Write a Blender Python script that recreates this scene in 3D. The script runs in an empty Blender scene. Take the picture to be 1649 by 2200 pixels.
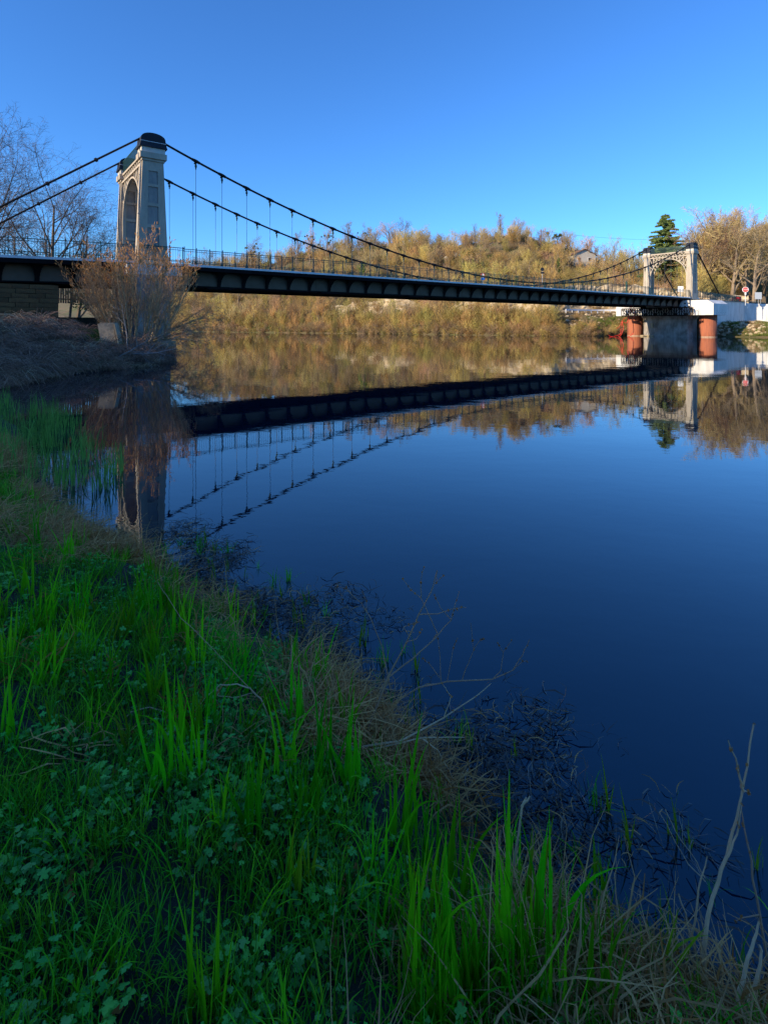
import bpy, math, random
import numpy as np
from mathutils import Vector, Matrix

S = bpy.context.scene
COL = S.collection
R = random.Random(7)
# ---------------------------------------------------------------- camera
FPX, HX, HY, EYE = 1150.0, 824.5, 697.0, 2.1
cam = bpy.data.cameras.new('camera')
cam.sensor_fit = 'VERTICAL'; cam.sensor_height = 24.0
cam.lens = FPX / 2200.0 * 24.0
cam.shift_y = -(1100.0 - HY) / 2200.0
cam.clip_start = 0.05; cam.clip_end = 4000
camo = bpy.data.objects.new('camera', cam); COL.objects.link(camo)
camo.location = (0, 0, EYE); camo.rotation_euler = (math.pi / 2, 0, 0)
S.camera = camo
# ---------------------------------------------------------------- light
SUN_EL = math.radians(21.0)
SDX, SDY = -0.847, -0.531                      # horizontal direction TOWARDS the sun
w = bpy.data.worlds.new('World'); S.world = w; w.use_nodes = True
nt = w.node_tree; nt.nodes.clear()
sky = nt.nodes.new('ShaderNodeTexSky'); sky.sky_type = 'NISHITA'; sky.sun_disc = False
sky.sun_elevation = SUN_EL; sky.sun_rotation = math.atan2(SDX, SDY)
sky.altitude = 150; sky.air_density = 1.0; sky.dust_density = 0.25; sky.ozone_density = 2.2
hs = nt.nodes.new('ShaderNodeHueSaturation'); hs.inputs['Saturation'].default_value = 1.05
hs.inputs['Value'].default_value = 1.0
bg = nt.nodes.new('ShaderNodeBackground'); bg.inputs[1].default_value = 0.12
wo = nt.nodes.new('ShaderNodeOutputWorld')
nt.links.new(sky.outputs[0], hs.inputs['Color']); 
tint = nt.nodes.new('ShaderNodeMix'); tint.data_type = 'RGBA'; tint.blend_type = 'MULTIPLY'; tint.inputs[0].default_value = 1.0
tint.inputs[7].default_value = (.47, .95, 1.55, 1)
nt.links.new(hs.outputs[0], tint.inputs[6]); nt.links.new(tint.outputs[2], bg.inputs[0]); nt.links.new(bg.outputs[0], wo.inputs[0])
sl = bpy.data.lights.new('sun', 'SUN'); sl.energy = 5.0; sl.angle = math.radians(0.5); sl.color = (1.0, 0.82, 0.58)
so = bpy.data.objects.new('sun', sl); COL.objects.link(so)
sd = Vector((SDX * math.cos(SUN_EL), SDY * math.cos(SUN_EL), math.sin(SUN_EL)))
so.rotation_euler = sd.to_track_quat('Z', 'Y').to_euler(); so.location = (-40, -30, 60)
S.view_settings.view_transform = 'Standard'; S.view_settings.look = 'None'
S.view_settings.gamma = 1; S.view_settings.exposure = 0.5
S.view_settings.use_curve_mapping = False
S.render.engine = 'CYCLES'
S.cycles.max_bounces = 6; S.cycles.transparent_max_bounces = 8; S.cycles.glossy_bounces = 3
S.cycles.diffuse_bounces = 4; S.cycles.transmission_bounces = 3
S.cycles.use_denoising = True; S.cycles.denoiser = 'OPENIMAGEDENOISE'; S.cycles.denoising_prefilter = 'NONE'; S.cycles.denoising_input_passes = 'RGB_ALBEDO_NORMAL'

# ---------------------------------------------------------------- helpers
def W(px, py, Y):
    """point of the place seen in direction (px,py) of the photograph at depth Y"""
    return Vector(((px - HX) / FPX * Y, Y, EYE + (HY - py) / FPX * Y))

def mat(name, c, c2=None, scale=3.0, rough=0.85, metal=0.0, bump=0.0, bscale=None, rnd=0.0, trans=0.0, detail=6, spec=None, hue=0.0, stretch=None):
    m = bpy.data.materials.new(name); m.use_nodes = True
    t = m.node_tree; N = t.nodes; L = t.links; N.clear()
    out = N.new('ShaderNodeOutputMaterial')
    b = N.new('ShaderNodeBsdfPrincipled'); b.inputs['Roughness'].default_value = rough; b.inputs['Metallic'].default_value = metal
    if spec is not None: b.inputs['Specular IOR Level'].default_value = spec
    tc = N.new('ShaderNodeTexCoord'); vec = tc.outputs['Object']
    if stretch:
        mp = N.new('ShaderNodeMapping'); mp.inputs['Scale'].default_value = stretch
        L.new(vec, mp.inputs[0]); vec = mp.outputs[0]
    col = None
    if c2 is not None:
        n = N.new('ShaderNodeTexNoise'); n.inputs['Scale'].default_value = scale; n.inputs['Detail'].default_value = detail
        n.inputs['Roughness'].default_value = 0.65
        L.new(vec, n.inputs['Vector'])
        cr = N.new('ShaderNodeValToRGB'); cr.color_ramp.elements[0].position = 0.36; cr.color_ramp.elements[1].position = 0.64
        cr.color_ramp.elements[0].color = (*c, 1); cr.color_ramp.elements[1].color = (*c2, 1)
        L.new(n.outputs['Fac'], cr.inputs[0]); col = cr.outputs[0]
    if rnd or hue:
        oi = N.new('ShaderNodeObjectInfo')
        h = N.new('ShaderNodeHueSaturation')
        mr = N.new('ShaderNodeMapRange'); mr.inputs[3].default_value = 1 - rnd; mr.inputs[4].default_value = 1 + rnd
        L.new(oi.outputs['Random'], mr.inputs[0]); L.new(mr.outputs[0], h.inputs['Value'])
        mh = N.new('ShaderNodeMath'); mh.operation = 'MULTIPLY'; mh.inputs[1].default_value = 7.31
        fr = N.new('ShaderNodeMath'); fr.operation = 'FRACT'
        L.new(oi.outputs['Random'], mh.inputs[0]); L.new(mh.outputs[0], fr.inputs[0])
        m2 = N.new('ShaderNodeMapRange'); m2.inputs[3].default_value = .5 - hue; m2.inputs[4].default_value = .5 + hue
        L.new(fr.outputs[0], m2.inputs[0]); L.new(m2.outputs[0], h.inputs['Hue'])
        if col is None: h.inputs['Color'].default_value = (*c, 1)
        else: L.new(col, h.inputs['Color'])
        col = h.outputs[0]
    if col is None: b.inputs['Base Color'].default_value = (*c, 1)
    else: L.new(col, b.inputs['Base Color'])
    if bump:
        n2 = N.new('ShaderNodeTexNoise'); n2.inputs['Scale'].default_value = bscale or scale * 4; n2.inputs['Detail'].default_value = 5
        L.new(vec, n2.inputs['Vector'])
        bp = N.new('ShaderNodeBump'); bp.inputs['Strength'].default_value = min(1, bump); bp.inputs['Distance'].default_value = 0.05 * max(1, bump)
        L.new(n2.outputs['Fac'], bp.inputs['Height']); L.new(bp.outputs[0], b.inputs['Normal'])
    sh = b.outputs[0]
    if trans:
        tr = N.new('ShaderNodeBsdfTranslucent')
        if col is None: tr.inputs[0].default_value = (*c, 1)
        else: L.new(col, tr.inputs[0])
        mx = N.new('ShaderNodeMixShader'); mx.inputs[0].default_value = trans
        L.new(sh, mx.inputs[1]); L.new(tr.outputs[0], mx.inputs[2]); sh = mx.outputs[0]
    L.new(sh, out.inputs[0])
    return m

class MB:
    def __init__(s): s.v = []; s.f = []
    def add(s, vs, fs):
        o = len(s.v); s.v.extend([tuple(p) for p in vs]); s.f.extend([tuple(i + o for i in f) for f in fs]); return s
    def box(s, x0, x1, y0, y1, z0, z1):
        return s.hexa([(x0, y0, z0), (x1, y0, z0), (x1, y1, z0), (x0, y1, z0)], [(x0, y0, z1), (x1, y0, z1), (x1, y1, z1), (x0, y1, z1)])
    def hexa(s, lo, hi):
        n = len(lo)
        fs = [tuple(range(n))[::-1], tuple(range(n, 2 * n))]
        fs += [(i, (i + 1) % n, n + (i + 1) % n, n + i) for i in range(n)]
        return s.add(list(lo) + list(hi), fs)
    def bar(s, a, b, w, h, up=(0, 0, 1)):
        a = Vector(a); b = Vector(b); d = (b - a).normalized(); up = Vector(up)
        sx = d.cross(up)
        if sx.length < 1e-4: sx = d.cross(Vector((0, 1, 0)))
        sx.normalize(); uu = sx.cross(d).normalized()
        q = [sx * (i * w / 2) + uu * (j * h / 2) for i, j in ((-1, -1), (1, -1), (1, 1), (-1, 1))]
        return s.hexa([a + k for k in q], [b + k for k in q])
    def tube(s, pts, rads, n=5, cap=False):
        pts = [Vector(p) for p in pts]; m = len(pts)
        if not hasattr(rads, '__len__'): rads = [rads] * m
        o = len(s.v); ref = None
        for i in range(m):
            d = (pts[min(i + 1, m - 1)] - pts[max(i - 1, 0)])
            if d.length < 1e-9: d = Vector((0, 0, 1))
            d.normalize()
            if ref is None: ref = d.orthogonal().normalized()
            ref = (ref - d * ref.dot(d))
            if ref.length < 1e-6: ref = d.orthogonal()
            ref.normalize(); b = d.cross(ref)
            for k in range(n):
                a = 2 * math.pi * k / n
                s.v.append(tuple(pts[i] + (ref * math.cos(a) + b * math.sin(a)) * rads[i]))
        for i in range(m - 1):
            for k in range(n):
                s.f.append((o + i * n + k, o + i * n + (k + 1) % n, o + (i + 1) * n + (k + 1) % n, o + (i + 1) * n + k))
        if cap:
            s.f.append(tuple(o + k for k in range(n))[::-1]); s.f.append(tuple(o + (m - 1) * n + k for k in range(n)))
        return s
    def ribbon(s, pts, ws, side=None):
        pts = [Vector(p) for p in pts]; m = len(pts)
        if not hasattr(ws, '__len__'): ws = [ws * (1 - i / (m - 1) * .8) for i in range(m)]
        d = (pts[-1] - pts[0])
        if side is None:
            side = d.cross(Vector((R.uniform(-1, 1), R.uniform(-1, 1), R.uniform(-1, 1))))
            if side.length < 1e-6: side = d.orthogonal()
        side = Vector(side).normalized(); o = len(s.v)
        for i in range(m):
            s.v.append(tuple(pts[i] - side * ws[i] / 2)); s.v.append(tuple(pts[i] + side * ws[i] / 2))
        for i in range(m - 1):
            s.f.append((o + 2 * i, o + 2 * i + 1, o + 2 * i + 3, o + 2 * i + 2))
        return s
    def mesh(s, name, m, smooth=False):
        me = bpy.data.meshes.new(name)
        me.from_pydata(s.v, [], s.f); me.materials.append(m)
        if smooth: me.polygons.foreach_set('use_smooth', [True] * len(me.polygons))
        me.update(); return me
    def build(s, name, m, parent=None, smooth=False):
        return put(name, s.mesh(name, m, smooth), parent)

def put(name, data, parent=None, loc=None, rz=None):
    o = bpy.data.objects.new(name, data); COL.objects.link(o)
    if parent: o.parent = parent
    if loc is not None: o.location = loc
    if rz is not None: o.rotation_euler = (0, 0, rz)
    return o
def tag(o, label=None, cat=None, group=None, kind=None):
    if label: o['label'] = label
    if cat: o['category'] = cat
    if group: o['group'] = group
    if kind: o['kind'] = kind
    return o
def thing(name, label, cat, loc=(0, 0, 0), rz=0, group=None):
    return tag(put(name, None, None, loc, rz), label, cat, group)
def copy_tree(o, parent=None):
    c = o.copy(); COL.objects.link(c)
    if parent: c.parent = parent
    for ch in list(o.children): copy_tree(ch, c)
    return c

def sstep(x, a, b):
    t = np.clip((x - a) / (b - a), 0, 1); return t * t * (3 - 2 * t)
def seg_dist(px, py, poly):
    d = np.full(px.shape, 1e9)
    for (x0, y0), (x1, y1) in zip(poly[:-1], poly[1:]):
        dx, dy = x1 - x0, y1 - y0
        t = np.clip(((px - x0) * dx + (py - y0) * dy) / (dx * dx + dy * dy), 0, 1)
        d = np.minimum(d, np.hypot(px - x0 - t * dx, py - y0 - t * dy))
    return d
def inside(px, py, poly):
    c = np.zeros(px.shape, bool); n = len(poly)
    for i in range(n):
        x0, y0 = poly[i]; x1, y1 = poly[(i + 1) % n]
        if y0 == y1: continue
        c ^= ((y0 > py) != (y1 > py)) & (px < (x1 - x0) * (py - y0) / (y1 - y0) + x0)
    return c
_rs = np.random.RandomState(3)
_tab = _rs.rand(256, 256)
def vnoise(x, y):
    xi = np.floor(x).astype(int); yi = np.floor(y).astype(int); fx = x - xi; fy = y - yi
    fx = fx * fx * (3 - 2 * fx); fy = fy * fy * (3 - 2 * fy)
    g = lambda a, b: _tab[a % 256, b % 256]
    return (g(xi, yi) * (1 - fx) + g(xi + 1, yi) * fx) * (1 - fy) + (g(xi, yi + 1) * (1 - fx) + g(xi + 1, yi + 1) * fx) * fy
def fbm(x, y, o=4):
    s = 0; a = .5
    for i in range(o): s = s + a * vnoise(x * 2 ** i + 17 * i, y * 2 ** i + 5 * i); a /= 2
    return s
# ---------------------------------------------------------------- land
NEAR = [(40, -30), (8, -4), (2.6, -.3), (1.75, .65), (1.40, 1.15), (1.10, 1.5), (.88, 1.66), (.56, 1.78), (.32, 1.96), (.31, 2.22), (.03, 2.56), (-.38, 3.08), (-.84, 3.45), (-1.36, 4.0),
        (-2.0, 4.48), (-2.62, 4.95), (-3.5, 5.7), (-4.3, 6.6), (-5.4, 7.9), (-7.7, 10.9), (-10, 13.4), (-15, 14.7), (-24, 15.3), (-24, 17.0), (-12.6, 17.4),
        (-13.3, 20), (-13.6, 22.3), (-12.7, 24.6), (-11.9, 27.4), (-12.6, 31), (-14.6, 35), (-16.5, 38), (-19, 42), (-24, 50), (-34, 62), (-60, 90), (-110, 130), (-260, 200)]
NEARP = NEAR + [(-700, 200), (-700, -400), (100, -400)]
FAR = [(300, 40), (150, 52), (80, 73), (63, 84), (60.5, 87), (58.5, 92), (53, 98.5), (46.5, 102), (42, 99.5), (38, 95.8), (31, 97), (16, 107), (-5, 122), (-41, 145), (-100, 185), (-260, 290)]
FARP = FAR + [(-260, 900), (900, 900), (900, 40)]
UX, UY = .802, .597
T0 = (-16.9, 38.95); T1 = (51.7, 90.0); SPAN = 85.5; BW = 7.3
def near_d(x, y):
    d = seg_dist(x, y, NEAR); return np.where(inside(x, y, NEARP), d, -d)
def far_d(x, y):
    d = seg_dist(x, y, FAR); return np.where(inside(x, y, FARP), d, -d)
def near_z(x, y):
    x = np.asarray(x, float); y = np.asarray(y, float)
    d = near_d(x, y)
    h = .07 + .42 * (1 - np.exp(-np.maximum(d, 0) / .55))
    h = h + (fbm(x * 1.7, y * 1.7) - .5) * .22 * np.clip(d / .5, 0, 1) + (fbm(x * 7, y * 7) - .5) * .05
    lb = sstep(y, 15.5, 17.5) * sstep(-x, 2, 9)
    h = h + lb * 1.5 * sstep(d, -.2, 6.5) + lb * sstep(d, 1, 4) * (fbm(x * .5, y * .5) - .5) * .9
    h = h + sstep(d, 12, 40) * 2.5
    Sx = x * SDX + y * SDY; Px = x * SDY * 1.0 - y * SDX * 1.0   # Px: coordinate across the sun direction
    h = h + 20.0 * sstep(Sx, 16, 60) * sstep(-Px, -88, -48) 
    h = h + 4.5 * sstep(y, 50, 60) * sstep(d, 3, 16)
    return np.where(d > 0, h, np.maximum(-1.6, .07 + d * .35 + (fbm(x * 3, y * 3) - .5) * .1))
# ridge height of the far hill, given against the direction seen from the river bend
RK = [(-2000, 24), (300, 26), (450, 28), (560, 28), (650, 29), (760, 30), (870, 31), (960, 28), (1070, 29), (1200, 25), (1300, 19), (1400, 17), (1480, 20), (1540, 25), (1649, 25), (3000, 25)]
def far_z(x, y):
    x = np.asarray(x, float); y = np.asarray(y, float)
    D = far_d(x, y); px = HX + FPX * x / np.maximum(y, 1)
    rk = np.interp(px, [a for a, b in RK], [b for a, b in RK])
    Dp = np.maximum(D, 0)
    z = 1.1 * (1 - np.exp(-Dp / .7)) + 3.3 * sstep(Dp, 0, 9.5) + (fbm(x * .35, y * .35) - .5) * 1.2 * np.clip(Dp / 4, 0, 1) * (1 - sstep(Dp, 7, 9))
    z = z + (rk - 4.4) * sstep(Dp, 15.5, 66) + (fbm(x * .09, y * .09) - .5) * 5 * sstep(Dp, 20, 40)
    # level ground round the bridge head
    s = (x - T1[0]) * UX + (y - T1[1]) * UY; wv = -(x - T1[0]) * UY + (y - T1[1]) * UX
    m = sstep(wv, -14, -1) * (1 - sstep(wv, 9, 16)) * sstep(s, -2, 4) * (1 - sstep(s, 45, 70))
    z = z * (1 - m) + np.minimum(z, 5.2) * m
    m2 = sstep(s, -7, -1) * (1 - sstep(wv, -.55, .3))
    z = z * (1 - m2) + np.minimum(z, 2.2 + (fbm(x * .5, y * .5) - .5) * .9) * m2
    return np.where(D > 0, z, np.maximum(-2, .05 + D * .4))

def sheet(name, xs, ys, fn, m, pick=None):
    X, Y = np.meshgrid(xs, ys); Z = fn(X, Y); nx, ny = len(xs), len(ys)
    v = np.stack([X.ravel(), Y.ravel(), Z.ravel()], 1)
    i = np.arange(nx * ny).reshape(ny, nx)
    q = np.stack([i[:-1, :-1], i[:-1, 1:], i[1:, 1:], i[1:, :-1]], -1).reshape(-1, 4)
    if pick is not None:
        k = pick(X, Y)[:-1, :-1].ravel(); q = q[k]
    used = np.unique(q); rm = np.full(nx * ny, -1); rm[used] = np.arange(len(used))
    me = bpy.data.meshes.new(name); me.from_pydata(v[used].tolist(), [], rm[q].tolist()); me.materials.append(m)
    me.polygons.foreach_set('use_smooth', [True] * len(me.polygons)); me.update()
    return tag(put(name, me), kind='structure')
def axis(*parts):
    a = []
    for lo, hi, n in parts: a += list(np.linspace(lo, hi, n, endpoint=False))
    return np.array(a + [parts[-1][1]])

M_soil = mat('damp_soil', (.028, .021, .014), (.012, .02, .008), scale=5, bump=.8, bscale=30)
M_fargr = mat('far_bank_ground', (.15, .105, .055), (.08, .085, .025), scale=.16, bump=1, bscale=2)
M_scrubgr = mat('scrub_ground', (.05, .04, .028), (.085, .065, .045), scale=1.5, bump=1, bscale=9)
XS = axis((-500, -100, 20), (-100, -30, 40), (-30, -12, 50), (-12, 4.5, 165), (4.5, 40, 30), (40, 100, 6))
YS = axis((-350, -60, 24), (-60, -4, 45), (-4, 16, 170), (16, 50, 110), (50, 200, 60))
near_land = sheet('ground', XS, YS, near_z, M_soil, lambda x, y: near_d(x, y) > -8)
XF = axis((-260, -60, 60), (-60, 75, 190), (75, 160, 60), (160, 900, 30))
YF = axis((38, 70, 16), (70, 160, 150), (160, 260, 60), (260, 900, 20))
far_land = sheet('hillside', XF, YF, far_z, M_fargr, lambda x, y: far_d(x, y) > -12)

# river -----------------------------------------------------------
M_water = bpy.data.materials.new('river_water'); M_water.use_nodes = True
t = M_water.node_tree; N = t.nodes; L = t.links; N.clear()
out = N.new('ShaderNodeOutputMaterial'); b = N.new('ShaderNodeBsdfPrincipled')
b.inputs['Base Color'].default_value = (.0002, .006, .018, 1); b.inputs['Roughness'].default_value = .018
b.inputs['IOR'].default_value = 1.68; b.inputs['Specular Tint'].default_value = (.38, .84, 1, 1)
g = N.new('ShaderNodeNewGeometry')
mp = N.new('ShaderNodeMapping'); mp.inputs['Scale'].default_value = (1.0, 1.6, 1); mp.inputs['Rotation'].default_value = (0, 0, .5)
n1 = N.new('ShaderNodeTexNoise'); n1.inputs['Scale'].default_value = 2.6; n1.inputs['Detail'].default_value = 3
n2 = N.new('ShaderNodeTexNoise'); n2.inputs['Scale'].default_value = .25; n2.inputs['Detail'].default_value = 2
L.new(g.outputs['Position'], mp.inputs[0]); L.new(mp.outputs[0], n1.inputs['Vector']); L.new(mp.outputs[0], n2.inputs['Vector'])
b1 = N.new('ShaderNodeBump'); b1.inputs['Strength'].default_value = 1; b1.inputs['Distance'].default_value = .0008
b2 = N.new('ShaderNodeBump'); b2.inputs['Strength'].default_value = 1; b2.inputs['Distance'].default_value = .006
L.new(n1.outputs['Fac'], b1.inputs['Height']); L.new(n2.outputs['Fac'], b2.inputs['Height']); L.new(b1.outputs[0], b2.inputs['Normal'])
L.new(b2.outputs[0], b.inputs['Normal']); L.new(b.outputs[0], out.inputs[0])
tag(MB().add([(-700, -400, 0), (1200, -400, 0), (1200, 900, 0), (-700, 900, 0)], [(0, 1, 2, 3)]).build('river', M_water), kind='structure')

# ---------------------------------------------------------------- materials
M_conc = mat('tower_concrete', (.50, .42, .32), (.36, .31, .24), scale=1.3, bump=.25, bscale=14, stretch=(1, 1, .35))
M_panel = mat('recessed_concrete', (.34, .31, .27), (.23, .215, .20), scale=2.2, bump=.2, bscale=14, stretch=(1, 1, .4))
M_pier = mat('old_pier_concrete', (.40, .36, .32), (.15, .125, .10), scale=1.1, bump=.8, bscale=6, stretch=(1, 1, .5))
M_white = mat('white_concrete', (.80, .78, .74), (.58, .56, .52), scale=1.3, bump=.15, stretch=(1, 1, .3))
M_capw = mat('pale_new_concrete', (.60, .57, .50), (.5, .47, .42), scale=1.5)
M_roof = mat('dark_sheet_metal', (.014, .018, .027), (.02, .026, .036), scale=2, rough=.7, spec=.25)
M_black = mat('black_steel', (.006, .006, .007), (.010, .009, .009), scale=2, rough=.8, spec=.08)
M_web = mat('girder_web_warm_bounce', (.12, .092, .066), (.15, .115, .082), scale=1.2, rough=.8, spec=.15)  # brown in the base colour stands for warm light reflected off sunlit water
M_edge = mat('galvanised_edge', (.72, .72, .72), (.6, .6, .6), scale=2, rough=.5)
M_cable = mat('cable_black', (.014, .012, .012), rough=.6, spec=.2)
M_green = mat('dark_green_paint', (.012, .055, .04), (.018, .075, .055), scale=4, rough=.5)
M_rod = mat('hanger_steel', (.11, .12, .13), rough=.45, metal=.3)
M_asph = mat('asphalt', (.05, .05, .05), (.065, .063, .06), scale=8, bump=.3)
M_ochre = mat('rusty_red_steel', (.42, .13, .06), (.22, .075, .045), scale=2.2, bump=.3, stretch=(1, 1, .15))
M_stone = mat('limestone', (.42, .33, .2), (.27, .2, .12), scale=.8, bump=1, bscale=3)
M_cliff = mat('cream_rock', (.62, .5, .32), (.34, .25, .15), scale=.45, bump=1.5, bscale=1.2)
M_pipe = mat('pale_pipe', (.5, .46, .38), rough=.5)
M_red = mat('red_plastic', (.7, .03, .02), rough=.4)
M_signw = mat('white_sign_face', (.8, .8, .8), rough=.4)
M_grey = mat('grey_galvanised_post', (.35, .36, .37), rough=.45)
M_blue = mat('blue_sign_face', (.02, .12, .5), rough=.4)
# ================================================================ BRIDGE
ANG = math.atan2(UY, UX)
ZD = 6.64                                     # deck edge level
def world_of(T, s, v, z): return Vector((T[0] + UX * s - UY * v, T[1] + UY * s + UX * v, z))
def cable_z(t): return 7.17 + .00472 * (t - SPAN / 2) ** 2
bridge = thing('suspension_bridge', 'black steel road bridge hung from cables between the two concrete towers', 'bridge', (T0[0], T0[1], 0), ANG)

def tower(T, lab):
    tw = thing('bridge_tower', lab, 'bridge tower', (T[0], T[1], 0), ANG)
    z0, z1 = ZD - .35, 14.0
    hw = lambda z: 1.04 + (.70 - 1.04) * (z - z0) / (z1 - z0)
    for iy, yc in enumerate((0.0, BW)):
        lw = .5
        m = MB()
        h0, h1 = hw(z0), hw(z1); c = .40
        m.hexa([(-h0, yc - c, z0), (h0, yc - c, z0), (h0, yc + c, z0), (-h0, yc + c, z0)], [(-h1, yc - c, z1), (h1, yc - c, z1), (h1, yc + c, z1), (-h1, yc + c, z1)])
        # stiles and bands standing proud of the core on both river-side faces
        bands = [(z0, 7.35), (9.05, 9.3), (10.62, 10.85), (12.02, 12.22), (13.15, z1)]
        for sg in (-1, 1):
            ya, yb = (yc + sg * .401, yc + sg * (lw))
            if ya > yb: ya, yb = yb, ya
            for ss in (-1, 1):
                o0, o1 = ss * (h0 + .002), ss * (h1 + .002); i0, i1 = ss * (h0 * .42), ss * (h1 * .42)
                a = [(min(o0, i0), ya, z0), (max(o0, i0), ya, z0), (max(o0, i0), yb, z0), (min(o0, i0), yb, z0)]
                b_ = [(min(o1, i1), ya, z1), (max(o1, i1), ya, z1), (max(o1, i1), yb, z1), (min(o1, i1), yb, z1)]
                m.hexa(a, b_)
            for (ba, bb) in bands:
                w0, w1 = hw(ba) * .42 - .002, hw(bb) * .42 - .002
                m.hexa([(-w0, ya, ba), (w0, ya, ba), (w0, yb, ba), (-w0, yb, ba)], [(-w1, ya, bb), (w1, ya, bb), (w1, yb, bb), (-w1, yb, bb)])
        leg = m.build('leg', M_conc, tw)
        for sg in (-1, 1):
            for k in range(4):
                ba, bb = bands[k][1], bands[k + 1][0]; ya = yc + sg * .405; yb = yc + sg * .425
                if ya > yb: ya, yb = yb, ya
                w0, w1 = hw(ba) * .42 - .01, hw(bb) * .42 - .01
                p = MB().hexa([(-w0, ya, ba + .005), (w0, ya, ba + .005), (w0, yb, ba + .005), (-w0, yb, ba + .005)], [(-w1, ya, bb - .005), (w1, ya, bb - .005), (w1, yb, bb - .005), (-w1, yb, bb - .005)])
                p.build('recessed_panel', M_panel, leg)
        # mouldings and cap
        mm = MB()
        mm.box(-.78, .78, yc - .58, yc + .58, z1 - .16, z1 + .004)
        mm.box(-.90, .90, yc - .70, yc + .70, z1 + .006, z1 + .42)
        mm.build('cornice', M_conc, tw)
        MB().box(-.80, .80, yc - .60, yc + .60, z1 + .425, z1 + .82).build('cap_block', M_capw, tw)
        cp = MB()
        za, zb = z1 + .80, z1 + 1.18
        cp.hexa([(-.94, yc - .72, za), (.94, yc - .72, za), (.94, yc + .72, za), (-.94, yc + .72, za)], [(-.84, yc - .62, zb), (.84, yc - .62, zb), (.84, yc + .62, zb), (-.84, yc + .62, zb)])
        cap = cp.build('saddle_cap', M_roof, tw)
        ar = []
        for k in range(13):
            a = math.pi * k / 12; ar.append((-.84 * math.cos(a), zb + .18 + .5 * math.sin(a) ** .8))
        prof = [(-.84, zb + .003)] + ar + [(.84, zb + .003)]
        rf = MB().hexa([(x, yc - .6, z) for x, z in prof], [(x, yc + .6, z) for x, z in prof])
        rf.build('curved_roof', M_roof, cap)
        rim = MB()
        for sg in (-1, 1): rim.bar((-.86, yc + sg * .635, zb + .01), (.86, yc + sg * .635, zb + .01), .03, .035)
        rim.build('rim', M_edge, cap)
        for ss in (-.62, -.2, .25):
            pass
        # downpipe on the sunny face
        x_of = lambda z: -hw(z) - .05
        pp = MB().tube([(x_of(z), yc - .22, z) for z in (z0 + .1, 9, 12, z1 - .2)], .045, 8)
        for z in (7.2, 8.6, 10.0, 11.4, 12.8): pp.box(x_of(z) - .06, x_of(z) + .06, yc - .29, yc - .15, z, z + .05)
        pp.build('drainpipe', M_pipe, tw)
    ya, yb = .5, BW - .5; ym = BW / 2; rad = (yb - ya) / 2; zs = 10.2
    for sx in (-1, 1):
        xa, xb = (.48, .66) if sx > 0 else (-.66, -.48)
        ribm = MB(); n = 28; th = .14
        prev = None
        for k in range(n + 1):
            a = math.pi * k / n
            pi_ = (ym - (rad - th) * math.cos(a), zs + (rad - th + .15) * math.sin(a)); po = (ym - rad * math.cos(a), zs + (rad + .15) * math.sin(a))
            if prev:
                q = [prev[0], prev[1], po, pi_]
                ribm.hexa([(xa, y, z) for y, z in q], [(xb, y, z) for y, z in q])
            prev = (pi_, po)
        for yy, y2 in ((ya, ya + .16), (yb - .16, yb)):
            ribm.box(xa + .01, xb - .01, yy, y2, 8.6, zs)
        ribm.build('arch_rib', M_conc, tw)
        MB().box(xa - .02, xb + .02, ya, yb, 13.68, 13.84).build('lower_chord', M_conc, tw)
        MB().box(xa - .02, xb + .02, ya, yb, 14.28, 14.43).build('upper_chord', M_conc, tw)
        xc = (xa + xb) / 2
        nz = 11
        for k in range(nz):
            y0 = ya + (yb - ya) * k / nz; y1 = ya + (yb - ya) * (k + .5) / nz; y2 = ya + (yb - ya) * (k + 1) / nz
            lt = MB().bar((xc, y0 + .03, 13.86), (xc, y1, 14.27), .09, .055, up=(1, 0, 0)).bar((xc, y1 + .02, 14.27), (xc, y2, 13.86), .09, .055, up=(1, 0, 0))
            lt.build('lattice_strut', M_conc, tw)
        zar = lambda y: zs + (rad + .15) * math.sqrt(max(0, 1 - ((y - ym) / rad) ** 2))
        for sg in (-1, 1):
            Yp = lambda f: ym + sg * (rad * f)
            for f in (.30, .45, .62, .80):
                MB().bar((xc, Yp(f), zar(Yp(f)) - .02), (xc, Yp(f), 13.69), .12, .07, up=(1, 0, 0)).build('spandrel_strut', M_conc, tw)
            for f0, f1 in ((.80, 1.0), (.62, .80), (.45, .62)):
                ylo, yhi = (Yp(f0), Yp(f1))
                MB().bar((xc + .01, ylo, zar(ylo)), (xc + .01, yhi, 13.66), .11, .07, up=(1, 0, 0)).build('spandrel_strut', M_conc, tw)
            MB().bar((xc, Yp(.86), zar(Yp(.86))), (xc, Yp(1.0), 12.25), .12, .09, up=(1, 0, 0)).build('spandrel_strut', M_conc, tw)
            MB().bar((xc, Yp(.97), zar(Yp(.97))), (xc, Yp(1.0), 12.2), .12, .10, up=(1, 0, 0)).build('spandrel_strut', M_conc, tw)
    # maintenance walkway between the caps
    MB().box(-.62, .62, ya, yb, 14.435, 14.5).build('walkway', M_conc, tw)
    for sx in (-.62, .62):
        g_ = MB().bar((sx, ya - .3, 15.42), (sx, yb + .3, 15.42), .05, .05)
        k = ya - .25
        while k < yb + .3:
            g_.box(sx - .01, sx + .01, k, k + .035, 14.5, 15.38); k += .15
        tag(g_.build('walkway_screen', M_green, tw), kind='stuff')
    return tw
tower(T0, 'large concrete portal tower with dark curved caps, behind the orange bush on the left')
tower(T1, 'smaller-looking far portal tower standing over the white pier head on the right')

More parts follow.
